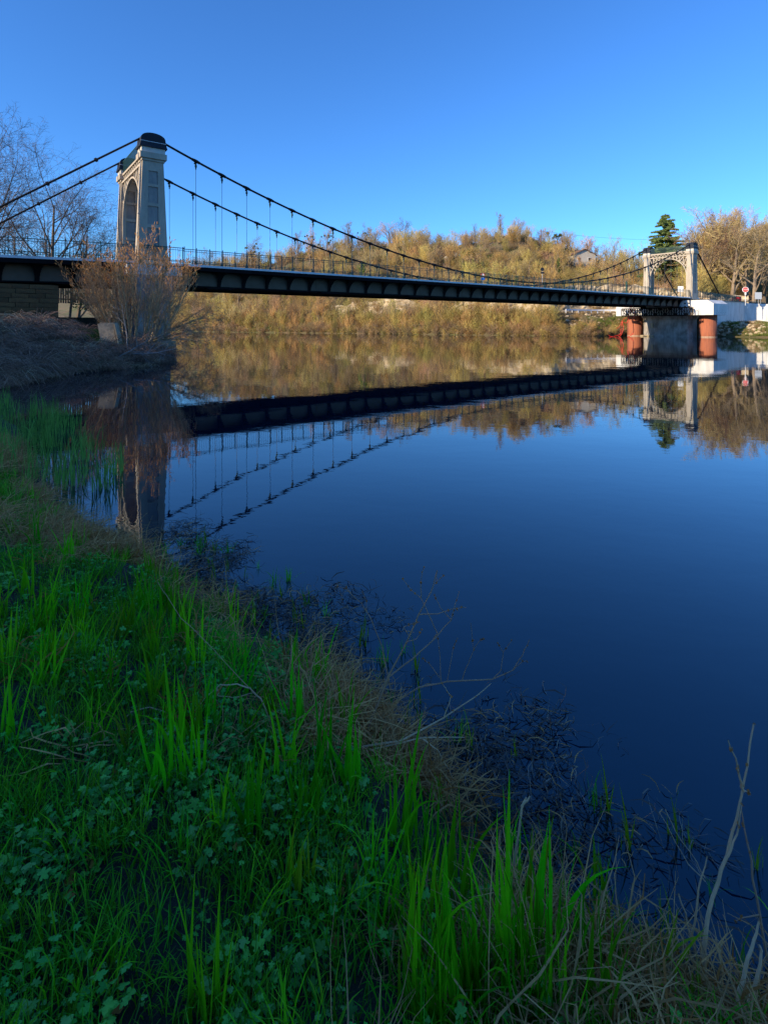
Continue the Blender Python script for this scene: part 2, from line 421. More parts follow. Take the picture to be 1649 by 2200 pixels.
# ---- cables, clamps, hangers
NH = 40; TS = [3.19 + (SPAN - 2 * 3.19) * i / (NH - 1) for i in range(NH)]
sock = MB().tube([(0, 0, 0), (0, 0, -.14)], .055, 6, True).tube([(0, 0, -.14), (0, 0, -.30)], [.085, .085], 6, True).tube([(0, 0, -.30), (0, 0, -.46)], [.045, .05], 6, True).mesh('socket', M_green)
clampm = MB().tube([(-.30, 0, 0), (-.30 + .16, 0, 0)], .115, 8, True).tube([(-.14, 0, 0), (.14, 0, 0)], .135, 8, True).tube([(.14, 0, 0), (.30, 0, 0)], .115, 8, True).box(-.07, .07, -.02, .02, -.27, -.05).mesh('cable_clamp', M_cable)
footm = MB().box(-.09, .09, -.06, .06, 0, .16).box(-.13, .13, -.1, .1, -.03, 0).mesh('foot_anchor', M_green)
for v in (0.0, BW):
    ts = [.7 + (SPAN - 1.4) * i / 120 for i in range(121)]
    MB().tube([(t_, v, cable_z(t_)) for t_ in ts], .082, 10).build('main_cable', M_cable, bridge, True)
    for s0, sg in ((-.75, -1), (SPAN + .75, 1)):
        n = 24; L_ = 17.0 if sg < 0 else 10.6
        sl_ = .735 if sg < 0 else .80
        m = MB()
        for off in (-.055, .055):
            m.tube([(s0 + sg * L_ * i / n, v + off, 15.5 - sl_ * L_ * i / n) for i in range(n + 1)], .062, 8)
        bs = m.build('backstay', M_cable, bridge, True)
        for i in range(1, 6):
            dd = L_ * i / 6; m2 = MB().tube([(s0 + sg * (dd - .06), v, 15.5 - sl_ * (dd - .06)), (s0 + sg * (dd + .06), v, 15.5 - sl_ * (dd + .06))], .14, 8, True)
            m2.build('strap', M_cable, bs)
    for t_ in TS:
        slope = .00944 * (t_ - SPAN / 2)
        cl = put('cable_clamp', clampm, bridge, (t_, v, cable_z(t_))); cl.rotation_euler = (0, -math.atan(slope), 0)
        zt = cable_z(t_) - .22
        h = MB().tube([(0, 0, ZD + .1 - zt), (0, 0, 0)], .017, 5).build('hanger', M_rod, bridge); h.location = (t_, v, zt)
        put('socket', sock, h, (0, 0, .05))
        put('foot_anchor', footm, h, (0, 0, ZD + .03 - zt))

# ---- deck and girders
TA, TB = -20.0, SPAN + 2.2
def zdk(t_): return ZD + (.022 * (t_ + 1) if t_ < -1 else 0)
segs = []
def long_box(name, y0, y1, dz0, dz1, m, t0=TA, t1=TB):
    mb = MB(); cuts = [t0] + ([-1.0] if t0 < -1 < t1 else []) + [t1]
    for a, b_ in zip(cuts[:-1], cuts[1:]):
        za, zb = zdk(a), zdk(b_)
        mb.hexa([(a, y0, za + dz0), (b_, y0, zb + dz0), (b_, y1, zb + dz0), (a, y1, za + dz0)], [(a, y0, za + dz1), (b_, y0, zb + dz1), (b_, y1, zb + dz1), (a, y1, za + dz1)])
    return mb.build(name, m, bridge)
long_box('roadway', .75, BW - .75, -.30, -.10, M_asph)
for sg in (0, 1):
    f = (lambda a, b_: (a, b_)) if sg == 0 else (lambda a, b_: (BW - b_, BW - a))
    long_box('footway_slab', *f(-.20, .74), -.16, -.02, M_white)
    long_box('edge_strip', *f(-.28, -.205), -.17, -.01, M_edge)
    long_box('edge_beam', *f(-.24, -.10), -.46, -.175, M_black)
    long_box('top_flange', *f(.5, 1.0), -.46, -.34, M_black)
    long_box('bottom_flange', *f(.45, 1.05), -1.66, -1.56, M_black)
nweb = 0
t_ = TA
brk_prof = []
for k in range(9):
    a = k / 8; brk_prof.append((-.20 + .88 * a ** .55 if False else -.20 + .90 * a, -.46 - 1.10 * (.5 * a ** 1.8 + .5 * (1 - math.sqrt(max(0, 1 - a * a))))))
brk = MB()
pr = [(-.20, -.46)] + brk_prof[1:] + [(.70, -.46)]
brk.hexa([(-.03, y, z) for y, z in pr], [(.03, y, z) for y, z in pr])
# flared flange that follows the curved lower edge of the bracket
for (ya_, za_), (yb_, zb_) in zip(brk_prof[:-1], brk_prof[1:]):
    w0 = .30 * (1 - (ya_ + .2) / .9) ** 1.5 + .13
    brk.hexa([(-w0, ya_, za_ - .02), (w0, ya_, za_ - .02), (w0, yb_, zb_ - .02), (-w0, yb_, zb_ - .02)], [(-w0, ya_, za_), (w0, ya_, za_), (w0, yb_, zb_), (-w0, yb_, zb_)])
brkm = brk.mesh('bracket', M_black)
pitch = TS[1] - TS[0]
ks = [TS[0] + pitch * i for i in range(-11, NH + 1)]
for i, t_ in enumerate(ks):
    for sg in (0, 1):
        o = put('bracket', brkm, bridge, (t_, 0 if sg == 0 else BW, zdk(t_)))
        if sg: o.rotation_euler = (0, 0, math.pi)
    if i + 1 < len(ks):
        a, b_ = t_ + .02, ks[i + 1] - .02; za = zdk((a + b_) / 2)
        for sg in (0, 1):
            y0, y1 = (.73, .77) if sg == 0 else (BW - .77, BW - .73)
            wp = MB().box(a, b_, y0, y1, za - 1.56, za - .46).build('web_panel', M_web, bridge)
            if i % 3 == 1 and sg == 0:
                sp = MB().box((a + b_) / 2 - .32, (a + b_) / 2 + .32, y0 - .015, y0 - .001, za - 1.5, za - .55)
                for q in range(6):
                    for r_ in range(8):
                        bx = (a + b_) / 2 - .27 + q * .108; bz = za - 1.44 + r_ * .117
                        sp.box(bx - .017, bx + .017, y0 - .032, y0 - .014, bz - .017, bz + .017)
                sp.build('splice_plate', M_web, wp)
        MB().box(t_ - .06, t_ + .06, .78, BW - .78, za - 1.1, za - .31).build('cross_beam', M_black, bridge)
        if i % 5 == 2:
            MB().box(t_ - 1.0, t_ + 1.0, .30, 1.2, za - 1.76, za - 1.665).build('flange_plate', M_black, bridge)
# ---- railings
def railing(par, t0, t1, v, zf, dense=False, H=1.12):
    npan = max(1, round((t1 - t0) / (pitch / 2))); dt = (t1 - t0) / npan
    rail = MB()
    rail.bar((t0, v, zf(t0) + H), (t1, v, zf(t1) + H), .05, .045); rail.bar((t0, v, zf(t0) + H - .16), (t1, v, zf(t1) + H - .16), .03, .03); rail.bar((t0, v, zf(t0) + .12), (t1, v, zf(t1) + .12), .03, .03)
    rl = rail.build('railing', M_green, par)
    bl = MB(); st = .06 if dense else .168
    n = int((t1 - t0) / st)
    for i in range(n):
        t_ = t0 + st * (i + .5); z = zf(t_); bl.add([(t_ - .009, v, z + .12), (t_ + .009, v, z + .12), (t_ + .009, v, z + H - .02), (t_ - .009, v, z + H - .02), (t_, v + .015, z + .12), (t_, v + .015, z + H - .02)], [(0, 1, 2, 3), (1, 4, 5, 2), (4, 0, 3, 5)])
    tag(bl.build('baluster', M_green, rl), kind='stuff')
    for i in range(npan + 1):
        t_ = t0 + dt * i
        put('post', postm, rl, (t_, v, zf(t_)))
postm = MB().box(-.022, .022, -.03, .03, -.16, 1.2).hexa([(-.045, -.05, -.22), (.045, -.05, -.22), (.045, .05, -.22), (-.045, .05, -.22)], [(-.045, -.05, -.02), (.045, -.05, -.02), (.045, .05, -.02), (-.045, .05, -.02)]).tube([(0, 0, 1.2), (0, 0, 1.26)], [.045, .02], 6, True).mesh('post', M_green)
for v in (-.17, BW + .17):
    railing(bridge, TA, -1.25, v, zdk)
    railing(bridge, TS[0] - pitch / 2, SPAN - 1.5, v, zdk)
    railing(bridge, SPAN - 1.5, SPAN + 3.0, v, zdk, True)
railing(bridge, -.9, TS[0] - pitch / 2, -.55, zdk)

# ================================================================ PIERS
pier = thing('bridge_pier', 'grey concrete pier under the large left tower, half hidden by the bush', 'bridge pier', (T0[0], T0[1], 0), ANG)
def prism(m, prof_lo, z0, prof_hi, z1): return m.hexa([(x, y, z0) for x, y in prof_lo], [(x, y, z1) for x, y in prof_hi])
def rect(hx, y0, y1): return [(-hx, y0), (hx, y0), (hx, y1), (-hx, y1)]
m = MB(); prism(m, rect(1.15, -.9, 8.2), -1.5, rect(1.08, -.9, 8.2), 3.6); prism(m, rect(1.08, -.9, 8.2), 3.6, rect(1.3, -1.0, 8.3), 4.8); prism(m, rect(1.3, -1.0, 8.3), 4.8, rect(1.75, -1.1, 8.4), 5.6)
m.build('shaft', M_pier, pier)
MB().box(-1.85, 1.85, -1.15, BW + 1.15, 5.605, ZD - .352).build('pier_cap', M_capw, pier)
prismb = MB(); prism(prismb, rect(1.5, -1.2, 8.5), -1.5, rect(1.4, -1.15, 8.4), .9); prismb.build('footing', M_stone, pier)

fp = thing('bridge_pier', 'wide weathered concrete pier with flared top between the red-brown columns', 'bridge pier', (T1[0], T1[1], 0), ANG)
def nose(hx, y0, y1, n=7):
    a = [(hx * math.cos(t), y0 + .0 - .6 * math.sin(-t) * 0 - .5 * math.sin(t)) for t in np.linspace(0, math.pi, n)]
    b_ = [(-hx * math.cos(t), y1 + .5 * math.sin(t)) for t in np.linspace(0, math.pi, n)]
    return b_ + a
m = MB(); prism(m, nose(1.75, .1, 7.2), -2, nose(1.7, .1, 7.2), 2.9); prism(m, nose(1.7, .1, 7.2), 2.9, nose(2.1, -.2, 7.5), 3.62)
m.build('shaft', M_pier, fp)
MB().box(-1.9, -1.72, 5.6, 5.95, 1.5, 2.3).box(-2.0, -1.5, 5.5, 7.8, .02, .22).build('recess_frame', M_stone, fp)
for v, lab in ((-2.5, 'rusty red steel column under the white pier head, nearest the camera, on the right'), (9.8, 'rusty red steel column at the left end, beside the red hoses')):
    c = thing('pier_column', lab, 'column', world_of(T1, 0, v, 0))
    MB().tube([(0, 0, -2), (0, 0, 3.6)], 1.3, 36, True).build('shaft', M_ochre, c, True)
    MB().tube([(0, 0, -.5), (0, 0, .16)], 1.31, 36).build('waterline_band', mat('bleached_band', (.42, .30, .21), (.30, .14, .08), scale=2), c, True)
ch = thing('pier_head', 'white concrete beam with chamfered top across the tops of the red columns', 'pier head', (T1[0], T1[1], 0), ANG)
x0, x1, ya, yb, za, zb, cc = -2.9, 2.6, -4.5, 11.8, 3.62, 6.05, .9
m = MB().hexa([(x0, ya, za), (x1, ya, za), (x1, yb, za), (x0, yb, za)], [(x0, ya, zb - .62), (x1, ya, zb - .62), (x1, yb, zb - .62), (x0, yb, zb - .62)])
m.hexa([(x0, ya, zb - .62), (x1, ya, zb - .62), (x1, yb, zb - .62), (x0, yb, zb - .62)], [(x0, ya + cc, zb), (x1, ya + cc, zb), (x1, yb - cc, zb), (x0, yb - cc, zb)])
m.v = [v_ for v_ in m.v]
beam = m.build('beam', M_white, ch)
for i in range(5):
    MB().box(x0 + .7 + i * .95, x0 + .78 + i * .95, ya - .012, ya - .002, za + .35, za + .43).build('tie_hole', M_black, beam)
for i in range(2):
    for j in range(2):
        MB().box(x0 - .02, x0 - .004, -.35 - i * .62, -.05 - i * .62, za + 1.0 + j * .55 + .3, za + 1.2 + j * .55 + .3).build('drain_slot', M_black, ch)
# gantry
ga = thing('maintenance_gantry', 'black lattice inspection gantry hung under the far end of the deck', 'gantry', (T1[0], T1[1], 0), ANG)
for xs_ in (-4.4, -3.7):
    m = MB().bar((xs_, -1.65, 4.85), (xs_, 9.9, 4.85), .14, .16).bar((xs_, -1.65, 3.6), (xs_, 9.9, 3.6), .14, .20); m.build('chord', M_black, ga)
    n = 14
    for i in range(n + 1):
        y = -1.65 + 11.55 * i / n
        MB().bar((xs_, y, 3.66), (xs_, y, 4.8), .12, .13, up=(1, 0, 0)).build('upright', M_black, ga)
        if i < n:
            MB().bar((xs_ + .005, y + .04, 3.66 if i % 2 else 4.8), (xs_ + .005, y + 11.55 / n - .04, 4.8 if i % 2 else 3.66), .08, .09, up=(1, 0, 0)).build('brace', M_black, ga)
MB().box(-4.35, -3.75, -1.6, 9.85, 3.56, 3.6).build('floor_grating', M_black, ga)
for y in (1.4, 5.9):
    for xx in (-4.2, -3.9): MB().box(xx, xx + .1, y, y + .5, 4.9, 5.0).bar((xx, y, 4.9), (xx, y, 5.3), .1, .1).build('suspension_strap', M_black, ga)
# end frame of the gantry
MB().bar((-4.4, -2.1, 3.6), (-4.4, -2.1, 4.9), .07, .07, up=(1, 0, 0)).bar((-4.4, -2.1, 4.87), (-4.4, -1.6, 4.87), .07, .07).bar((-4.4, -2.1, 3.63), (-4.4, -1.6, 3.63), .07, .07).box(-4.44, -4.40, -2.05, -1.75, 3.7, 3.95).build('end_frame', mat('weathered_end_frame', (.12, .09, .06)), ga)
# red hoses
def hose(pts, lab, r=.045):
    P = [Vector(p) for p in pts]; q = []
    for i in range(len(P) - 1):
        a, b_, c, d = P[max(i - 1, 0)], P[i], P[i + 1], P[min(i + 2, len(P) - 1)]
        for k in range(6):
            u = k / 6; q.append(.5 * ((2 * b_) + (c - a) * u + (2 * a - 5 * b_ + 4 * c - d) * u * u + (3 * b_ - a - 3 * c + d) * u ** 3))
    q.append(P[-1])
    return tag(MB().tube(q, r, 6).build('red_hose', M_red, None, True), lab, 'hose', 'red hoses by the far pier')
Yh = 91.0
hose([W(1357, 655, Yh), W(1362, 668, Yh), W(1359, 690, Yh), W(1360, 712, Yh), W(1355, 720, Yh), W(1347, 724, Yh)], 'thick red hose hanging down the face of the left red column')
hose([W(1352, 656, Yh), W(1350, 680, Yh), W(1345, 694, Yh), W(1336, 692, Yh), W(1338, 706, Yh), W(1330, 723, Yh), W(1312, 723, Yh), W(1307, 720, Yh)], 'red hose looping left of the column and lying along the water')
hose([W(1345, 682, Yh), W(1335, 690, Yh), W(1329, 702, Yh), W(1323, 706, Yh)], 'short red hose branching out above the bank beside the column', .035)
hose([W(1336, 690, Yh + .3), W(1333, 706, Yh + .3), W(1331, 718, Yh + .3), W(1318, 722.5, Yh + .3)], 'red hose running straight down into the water beside the looping one', .04)
hose([W(1356, 654, Yh - 1.5), W(1354, 664, Yh - 1.5), W(1357, 672, Yh - 1.5)], 'red hose end bundled inside the black gantry', .055)

# ---- far abutment, wing wall and road
ab = thing('abutment_wall', 'long white retaining wall running right from the far tower', 'retaining wall', (T1[0], T1[1], 0), ANG)
zt = 6.15
m = MB().box(5.5, 20.5, -.62, -.12, -.5, zt); m.build('wall_panel', M_white, ab)
m = MB().box(2.65, 5.48, -.5, -.1, 2, zt - .1); m.build('wall_panel', M_pier, ab)
a2 = math.radians(-62)
wx, wy = math.cos(a2), math.sin(a2)
p0 = (20.5, -.62); L2 = 9.0; p1 = (p0[0] + wx * L2, p0[1] + wy * L2)
nx_, ny_ = -wy * .5, wx * .5
def wing(pa, pb, zb_, za_, th=.5):
    d = Vector((pb[0] - pa[0], pb[1] - pa[1])).normalized(); n_ = Vector((-d.y, d.x)) * th
    q = [(pa[0], pa[1]), (pb[0], pb[1]), (pb[0] + n_.x, pb[1] + n_.y), (pa[0] + n_.x, pa[1] + n_.y)]
    return MB().hexa([(x, y, -.5) for x, y in q], [(q[0][0], q[0][1], za_), (q[1][0], q[1][1], zb_), (q[2][0], q[2][1], zb_), (q[3][0], q[3][1], za_)])
wing(p0, p1, 5.5, zt).build('wing_wall', M_white, ab)
wing((p1[0] + .01, p1[1]), (p1[0] + 16, p1[1] - 3), 5.2, 5.495).build('wing_wall', M_white, ab)
MB().box(5.5, 20.5, -.75, -.02, zt + .003, zt + .12).build('coping', M_capw, ab)
MB().box(2.4, 6.5, -.5, -.1, zt + .13, zt + .32).build('deck_end_beam', M_black, ab)
# road surface past the bridge
rd = MB().hexa([(TB - SPAN + .4, -.1, 5.9), (60, -.1, 5.9), (60, 8.2, 5.9), (TB - SPAN + .4, 8.2, 5.9)], [(TB - SPAN + .4, -.1, 6.5), (60, -.1, 6.4), (60, 8.2, 6.4), (TB - SPAN + .4, 8.2, 6.5)]).build('road', M_asph)
rd.location = (T1[0], T1[1], 0); rd.rotation_euler = (0, 0, ANG); tag(rd, kind='structure')
rl2 = thing('bank_railing', 'green mesh railing on top of the white wall right of the far tower', 'railing', (T1[0], T1[1], 0), ANG)
railing(rl2, 3.1, 19.5, -.35, lambda s: 6.58 - (s - 3) * .02, True, 1.1)
rl3 = thing('bank_railing', 'short green railing at the right edge behind the square sign back', 'railing', (T1[0], T1[1], 0), ANG)
railing(rl3, 24.5, 36, 1.2, lambda s: 5.6, False, 1.15)
red = MB().box(-.8, .8, -.1, .1, .25, .75).box(-.75, -.65, -.2, .2, 0, .25).box(.65, .75, -.2, .2, 0, .25).build('road_barrier', M_red)
red.location = W(1580, 651, 100); red.location.z = 6.5; tag(red, 'small red plastic barrier behind the railing, left of the stop sign', 'barrier')

def sign_post(px, ytop, ybot, Y, kind, lab, cat='road sign'):
    p = W(px, ybot, Y); h = (ybot - ytop) / FPX * Y
    r = thing('road_sign', lab, cat, p, 0)
    MB().tube([(0, .05, -.4), (0, .05, h - .05)], .045, 8, True).build('post', M_grey if kind != 'stop' else M_signw, r)
    return r, h
def disc(m_, r, z, y, name, par, n=24, th=.03):
    return MB().hexa([(r * math.cos(2 * math.pi * k / n), y + th, z + r * math.sin(2 * math.pi * k / n)) for k in range(n)], [(r * math.cos(2 * math.pi * k / n), y, z + r * math.sin(2 * math.pi * k / n)) for k in range(n)]).build(name, m_, par)
r, h = sign_post(1600, 617, 651.5, 97, 'stop', 'round stop sign with red face and white rim on a white post')
r.rotation_euler = (0, 0, -.45)
disc(M_signw, .50, h - .45, 0, 'sign_rim', r); disc(M_red, .43, h - .45, -.012, 'sign_face', r, th=.01)
cu = bpy.data.curves.new('lettering', 'FONT'); cu.body = 'STOP'; cu.size = .36; cu.extrude = .004; cu.align_x = 'CENTER'; cu.align_y = 'CENTER'
to = bpy.data.objects.new('tmp', cu); COL.objects.link(to); bpy.context.view_layer.update()
tme = bpy.data.meshes.new_from_object(to.evaluated_get(bpy.context.evaluated_depsgraph_get())); bpy.data.objects.remove(to)
tme.materials.clear(); tme.materials.append(M_signw)
lt = put('lettering', tme, r, (0, -.022, h - .45)); lt.rotation_euler = (math.pi / 2, 0, 0)
MB().box(-.13, .13, -.03, .03, h - 1.35, h - 1.0).build('plate', M_signw, r)
r, h = sign_post(1628, 628, 651, 105, 'w', 'pale square sign back on two posts at the right edge by the railing')
MB().box(-.72, .62, -.05, -.02, h - 1.35, h).build('sign_panel', mat('sign_back', (.55, .58, .6), rough=.4), r)
MB().tube([(.45, .05, -.4), (.45, .05, h - .1)], .045, 8).build('post', M_grey, r)
r, h = sign_post(1461, 615, 640, 91, 'w', 'white square sign standing on the deck inside the far portal')
r.rotation_euler = (0, 0, -.35)
MB().box(-.42, .42, -.06, -.02, h - .95, h).build('sign_panel', M_signw, r)
r, h = sign_post(1164.5, 574, 606, 78, 'd', 'dark round sign back above a small plate, below the palm on the bridge')
disc(M_roof, .27, h - .3, 0, 'sign_face', r); MB().box(-.27, .27, -.02, .02, h - .95, h - .68).build('plate', M_roof, r)
r, h = sign_post(1036.5, 586, 612, 72, 'd', 'small round sign with red rim over a blue plate on the bridge')
disc(M_red, .27, h - .3, 0, 'sign_rim', r); disc(M_signw, .18, h - .3, -.012, 'sign_face', r, th=.01); MB().box(-.25, .25, -.03, .0, h - .98, h - .66).build('plate', M_blue, r)
pst = MB().tube([(0, 0, 0), (0, 0, 2.0)], .13, 8, True).tube([(0, 0, 2.0), (0, 0, 2.12)], [.15, .05], 8, True).build('deck_post', M_green); pst.location = W(1345, 629, 82); pst.location.z = ZD - .05
tag(pst, 'stout dark green post on the footway left of the far tower', 'post')

# ---- left abutment: courses of stones
abl = thing('stone_abutment', 'brown coursed stone abutment under the left end of the bridge', 'abutment', (T0[0], T0[1], 0), ANG)
MB().box(-22, -5.75, .75, 7.5, -1, 4.75).build('core', M_soil, abl)
M_blk = mat('abutment_stone', (.22, .115, .04), (.11, .06, .025), scale=1.1, bump=.9, bscale=6, rnd=.25)
bmeshes = []
for k in range(6):
    a = .36 + .09 * k
    q = MB(); j = lambda: R.uniform(-.012, .012)
    q.hexa([(-a, 0, -.14 + j()), (a, 0, -.14 + j()), (a, .2, -.14), (-a, .2, -.14)], [(-a + j(), j(), .14 + j()), (a + j(), j(), .14 + j()), (a, .2, .14), (-a, .2, .14)])
    bmeshes.append((a, q.mesh('stone', M_blk)))
z = 2.45; row = 0
while z < 4.7:
    t_ = -5.75
    while t_ > -10.8:
        a, me = R.choice(bmeshes)
        if t_ - 2 * a < -11: break
        put('stone', me, abl, (t_ - a, .56 + R.uniform(-.015, .015), z)); t_ -= 2 * a + .03
    z += .305; row += 1
MB().box(-5.6, -1.5, 2.2, 7.0, 1.0, 2.6).build('footing', M_soil, abl)
# concrete block on the left bank
M_blkc = mat('stained_block', (.34, .28, .20), (.20, .17, .12), scale=2.5, bump=.6)
cb = thing('concrete_block', 'slanted grey concrete block with a slot, on the bank left of the bush', 'concrete block', W(226, 748, 27.2), .25)
m = MB().hexa([(-.05, 0, -.6), (.75, 0, -.6), (.75, 1.2, -.6), (-.05, 1.2, -.6)], [(-.40, .2, 1.25), (.35, .2, 1.3), (.35, 1.2, 1.3), (-.40, 1.2, 1.25)])
m.build('block', M_blkc, cb)
m = MB().hexa([(.74, -.06, -.6), (.80, -.06, -.6), (.80, -.01, -.6), (.74, -.01, -.6)], [(.36, .12, 1.25), (.42, .12, 1.25), (.42, .17, 1.25), (.36, .17, 1.25)]); m.build('edge_strip', M_stone, cb)
m = MB().hexa([(.60, -.03, -.2), (.68, -.03, -.2), (.68, -.005, -.2), (.60, -.005, -.2)], [(.38, .14, .95), (.46, .14, .95), (.46, .165, .95), (.38, .165, .95)]); m.build('slot', M_web, cb)
# slatted fence seen under the approach span
fn = thing('slat_fence', 'pale upright slat fence in the opening under the left span', 'fence', W(170, 652, 44), .25)
MB().box(-2.6, 2.6, .03, .08, 1.6, 1.7).box(-2.6, 2.6, .03, .08, .3, .4).build('rail', M_grey, fn)
slm = MB().box(-.06, .06, -.02, .025, 0, 2.1).mesh('slat', mat('weathered_slat', (.38, .31, .19), (.25, .2, .12), scale=3))
for i in range(30): put('slat', slm, fn, (-2.55 + i * .176, 0, R.uniform(-.03, .03)))

# ---- rock face and guardrail along the far road
_rc = {}
def far_ray(px, D):
    k = (px - HX) / FPX; key = round(px, 1)
    if key not in _rc: ys_ = np.linspace(60, 330, 240); _rc[key] = (ys_, far_d(k * ys_, ys_))
    ys_, d = _rc[key]; i = max(1, int(np.argmax(d > D))); f_ = (D - d[i - 1]) / (d[i] - d[i - 1] + 1e-9); y = ys_[i - 1] + (ys_[i] - ys_[i - 1]) * min(1, max(0, f_)); return k * y, y
pts = []
HT = [(700, 6.8), (745, 8.0), (830, 8.6), (900, 7.2), (960, 6.8), (1040, 8.6), (1150, 8.8), (1230, 10.6), (1300, 10.8), (1400, 10.2), (1500, 8.5), (1600, 7.5)]
me_v = []; cols = list(range(690, 1610, 6)); rows = 14
for px in cols:
    x, y = far_ray(px, 15.0); top = np.interp(px, [a for a, b_ in HT], [b_ for a, b_ in HT])
    top += (fbm(np.array(px * .05), np.array(3.)) - .5) * 2.5
    for j in range(rows):
        f_ = j / (rows - 1); z = 3.8 + (top - 3.8) * f_
        dd = (fbm(np.array(px * .09), np.array(j * .7)) - .45) * 2.2 + f_ * 1.3
        me_v.append((x + .5 * dd, y + .86 * dd, z))
fc = [(i * rows + j, (i + 1) * rows + j, (i + 1) * rows + j + 1, i * rows + j + 1) for i in range(len(cols) - 1) for j in range(rows - 1)]
tag(MB().add(me_v, fc).build('rock_face', M_cliff), kind='structure')
gr = thing('guardrail', 'white steel guardrail along the far bank road left of the pier head', 'guardrail')
gp = [Vector((*far_ray(px, 8.6), 0)) for px in np.linspace(1215, 1324, 9)]
for p in gp: p.z = float(far_z(p.x, p.y))
m = MB()
for a, b_ in zip(gp[:-1], gp[1:]):
    m.bar((a.x, a.y, a.z + .72), (b_.x, b_.y, b_.z + .72), .05, .3)
    d = b_ - a
m.build('beam', M_signw, gr)
for p in gp: MB().box(p.x - .07, p.x + .07, p.y + .04, p.y + .18, p.z - .3, p.z + .8).build('post', M_signw, gr)
# ================================================================ TREES
def perp(d):
    a = d.cross(Vector((R.gauss(0, 1), R.gauss(0, 1), R.gauss(0, 1))))
    return a.normalized() if a.length > 1e-6 else d.orthogonal().normalized()
def grow(tm, cm, p, d, L, r, lvl, P):
    nseg = P['seg'][lvl]; pts = [p.copy()]; q = p.copy(); dd = d.copy()
    for i in range(nseg):
        dd = (dd + perp(dd) * R.uniform(0, P['wob'][lvl]) + Vector((0, 0, P['trop'][lvl]))).normalized()
        q = q + dd * (L / nseg); pts.append(q.copy())
    last = lvl == P['lv']
    tip = .25 if not last else .35
    rads = [r * (1 - (1 - tip) * i / nseg) for i in range(nseg + 1)]
    if lvl <= P.get('tl', 1): tm.tube(pts, rads, 6 if lvl == 0 else 5)
    elif lvl < P['lv'] or P.get('tubetip'): cm.tube(pts, rads, 3)
    else: cm.ribbon(pts, [2 * a for a in rads])
    if last:
        if 'tips' in P: P['tips'].append((pts[-1], dd.copy(), pts[len(pts) // 2]))
        return
    n = P['n'][lvl]
    for i in range(n):
        f = P['f0'][lvl] + (1 - P['f0'][lvl]) * ((i + R.random()) / n)
        x = f * nseg; k = min(int(x), nseg - 1); pos = pts[k].lerp(pts[k + 1], x - k)
        loc = (pts[k + 1] - pts[k]).normalized(); ax = perp(loc)
        ang = math.radians(R.uniform(*P['ang'][lvl]))
        nd = (Matrix.Rotation(ang, 3, ax) @ loc)
        ll = L * R.uniform(*P['lf'][lvl]) * (1 - .45 * (f - P['f0'][lvl]) if lvl == 0 else 1 - .35 * f)
        grow(tm, cm, pos, nd, ll, max(rads[k] * P['rf'][lvl], P['rmin']), lvl + 1, P)

M_bark = mat('grey_brown_bark', (.27, .20, .13), (.15, .11, .075), scale=2, rnd=.4)
M_twg = [mat('tan_twigs', (.48, .35, .145), (.32, .235, .10), scale=.4, rnd=.42, hue=.02, rough=.9),
         mat('olive_twigs', (.52, .36, .115), (.34, .245, .075), scale=.4, rnd=.45, hue=.03, rough=.9),
         mat('reddish_twigs', (.44, .28, .14), (.30, .19, .10), scale=.4, rnd=.4, hue=.02, rough=.9),
         mat('grey_twigs', (.33, .235, .145), (.21, .15, .095), scale=.4, rnd=.4, hue=.015, rough=.9)]
M_ivy = mat('ivy_leaves', (.06, .12, .014), (.12, .17, .025), scale=1.2, rnd=.35, rough=.5, trans=.15)
M_mist = mat('mistletoe_green', (.10, .11, .02), (.14, .13, .025), scale=2, rnd=.2, trans=.2)

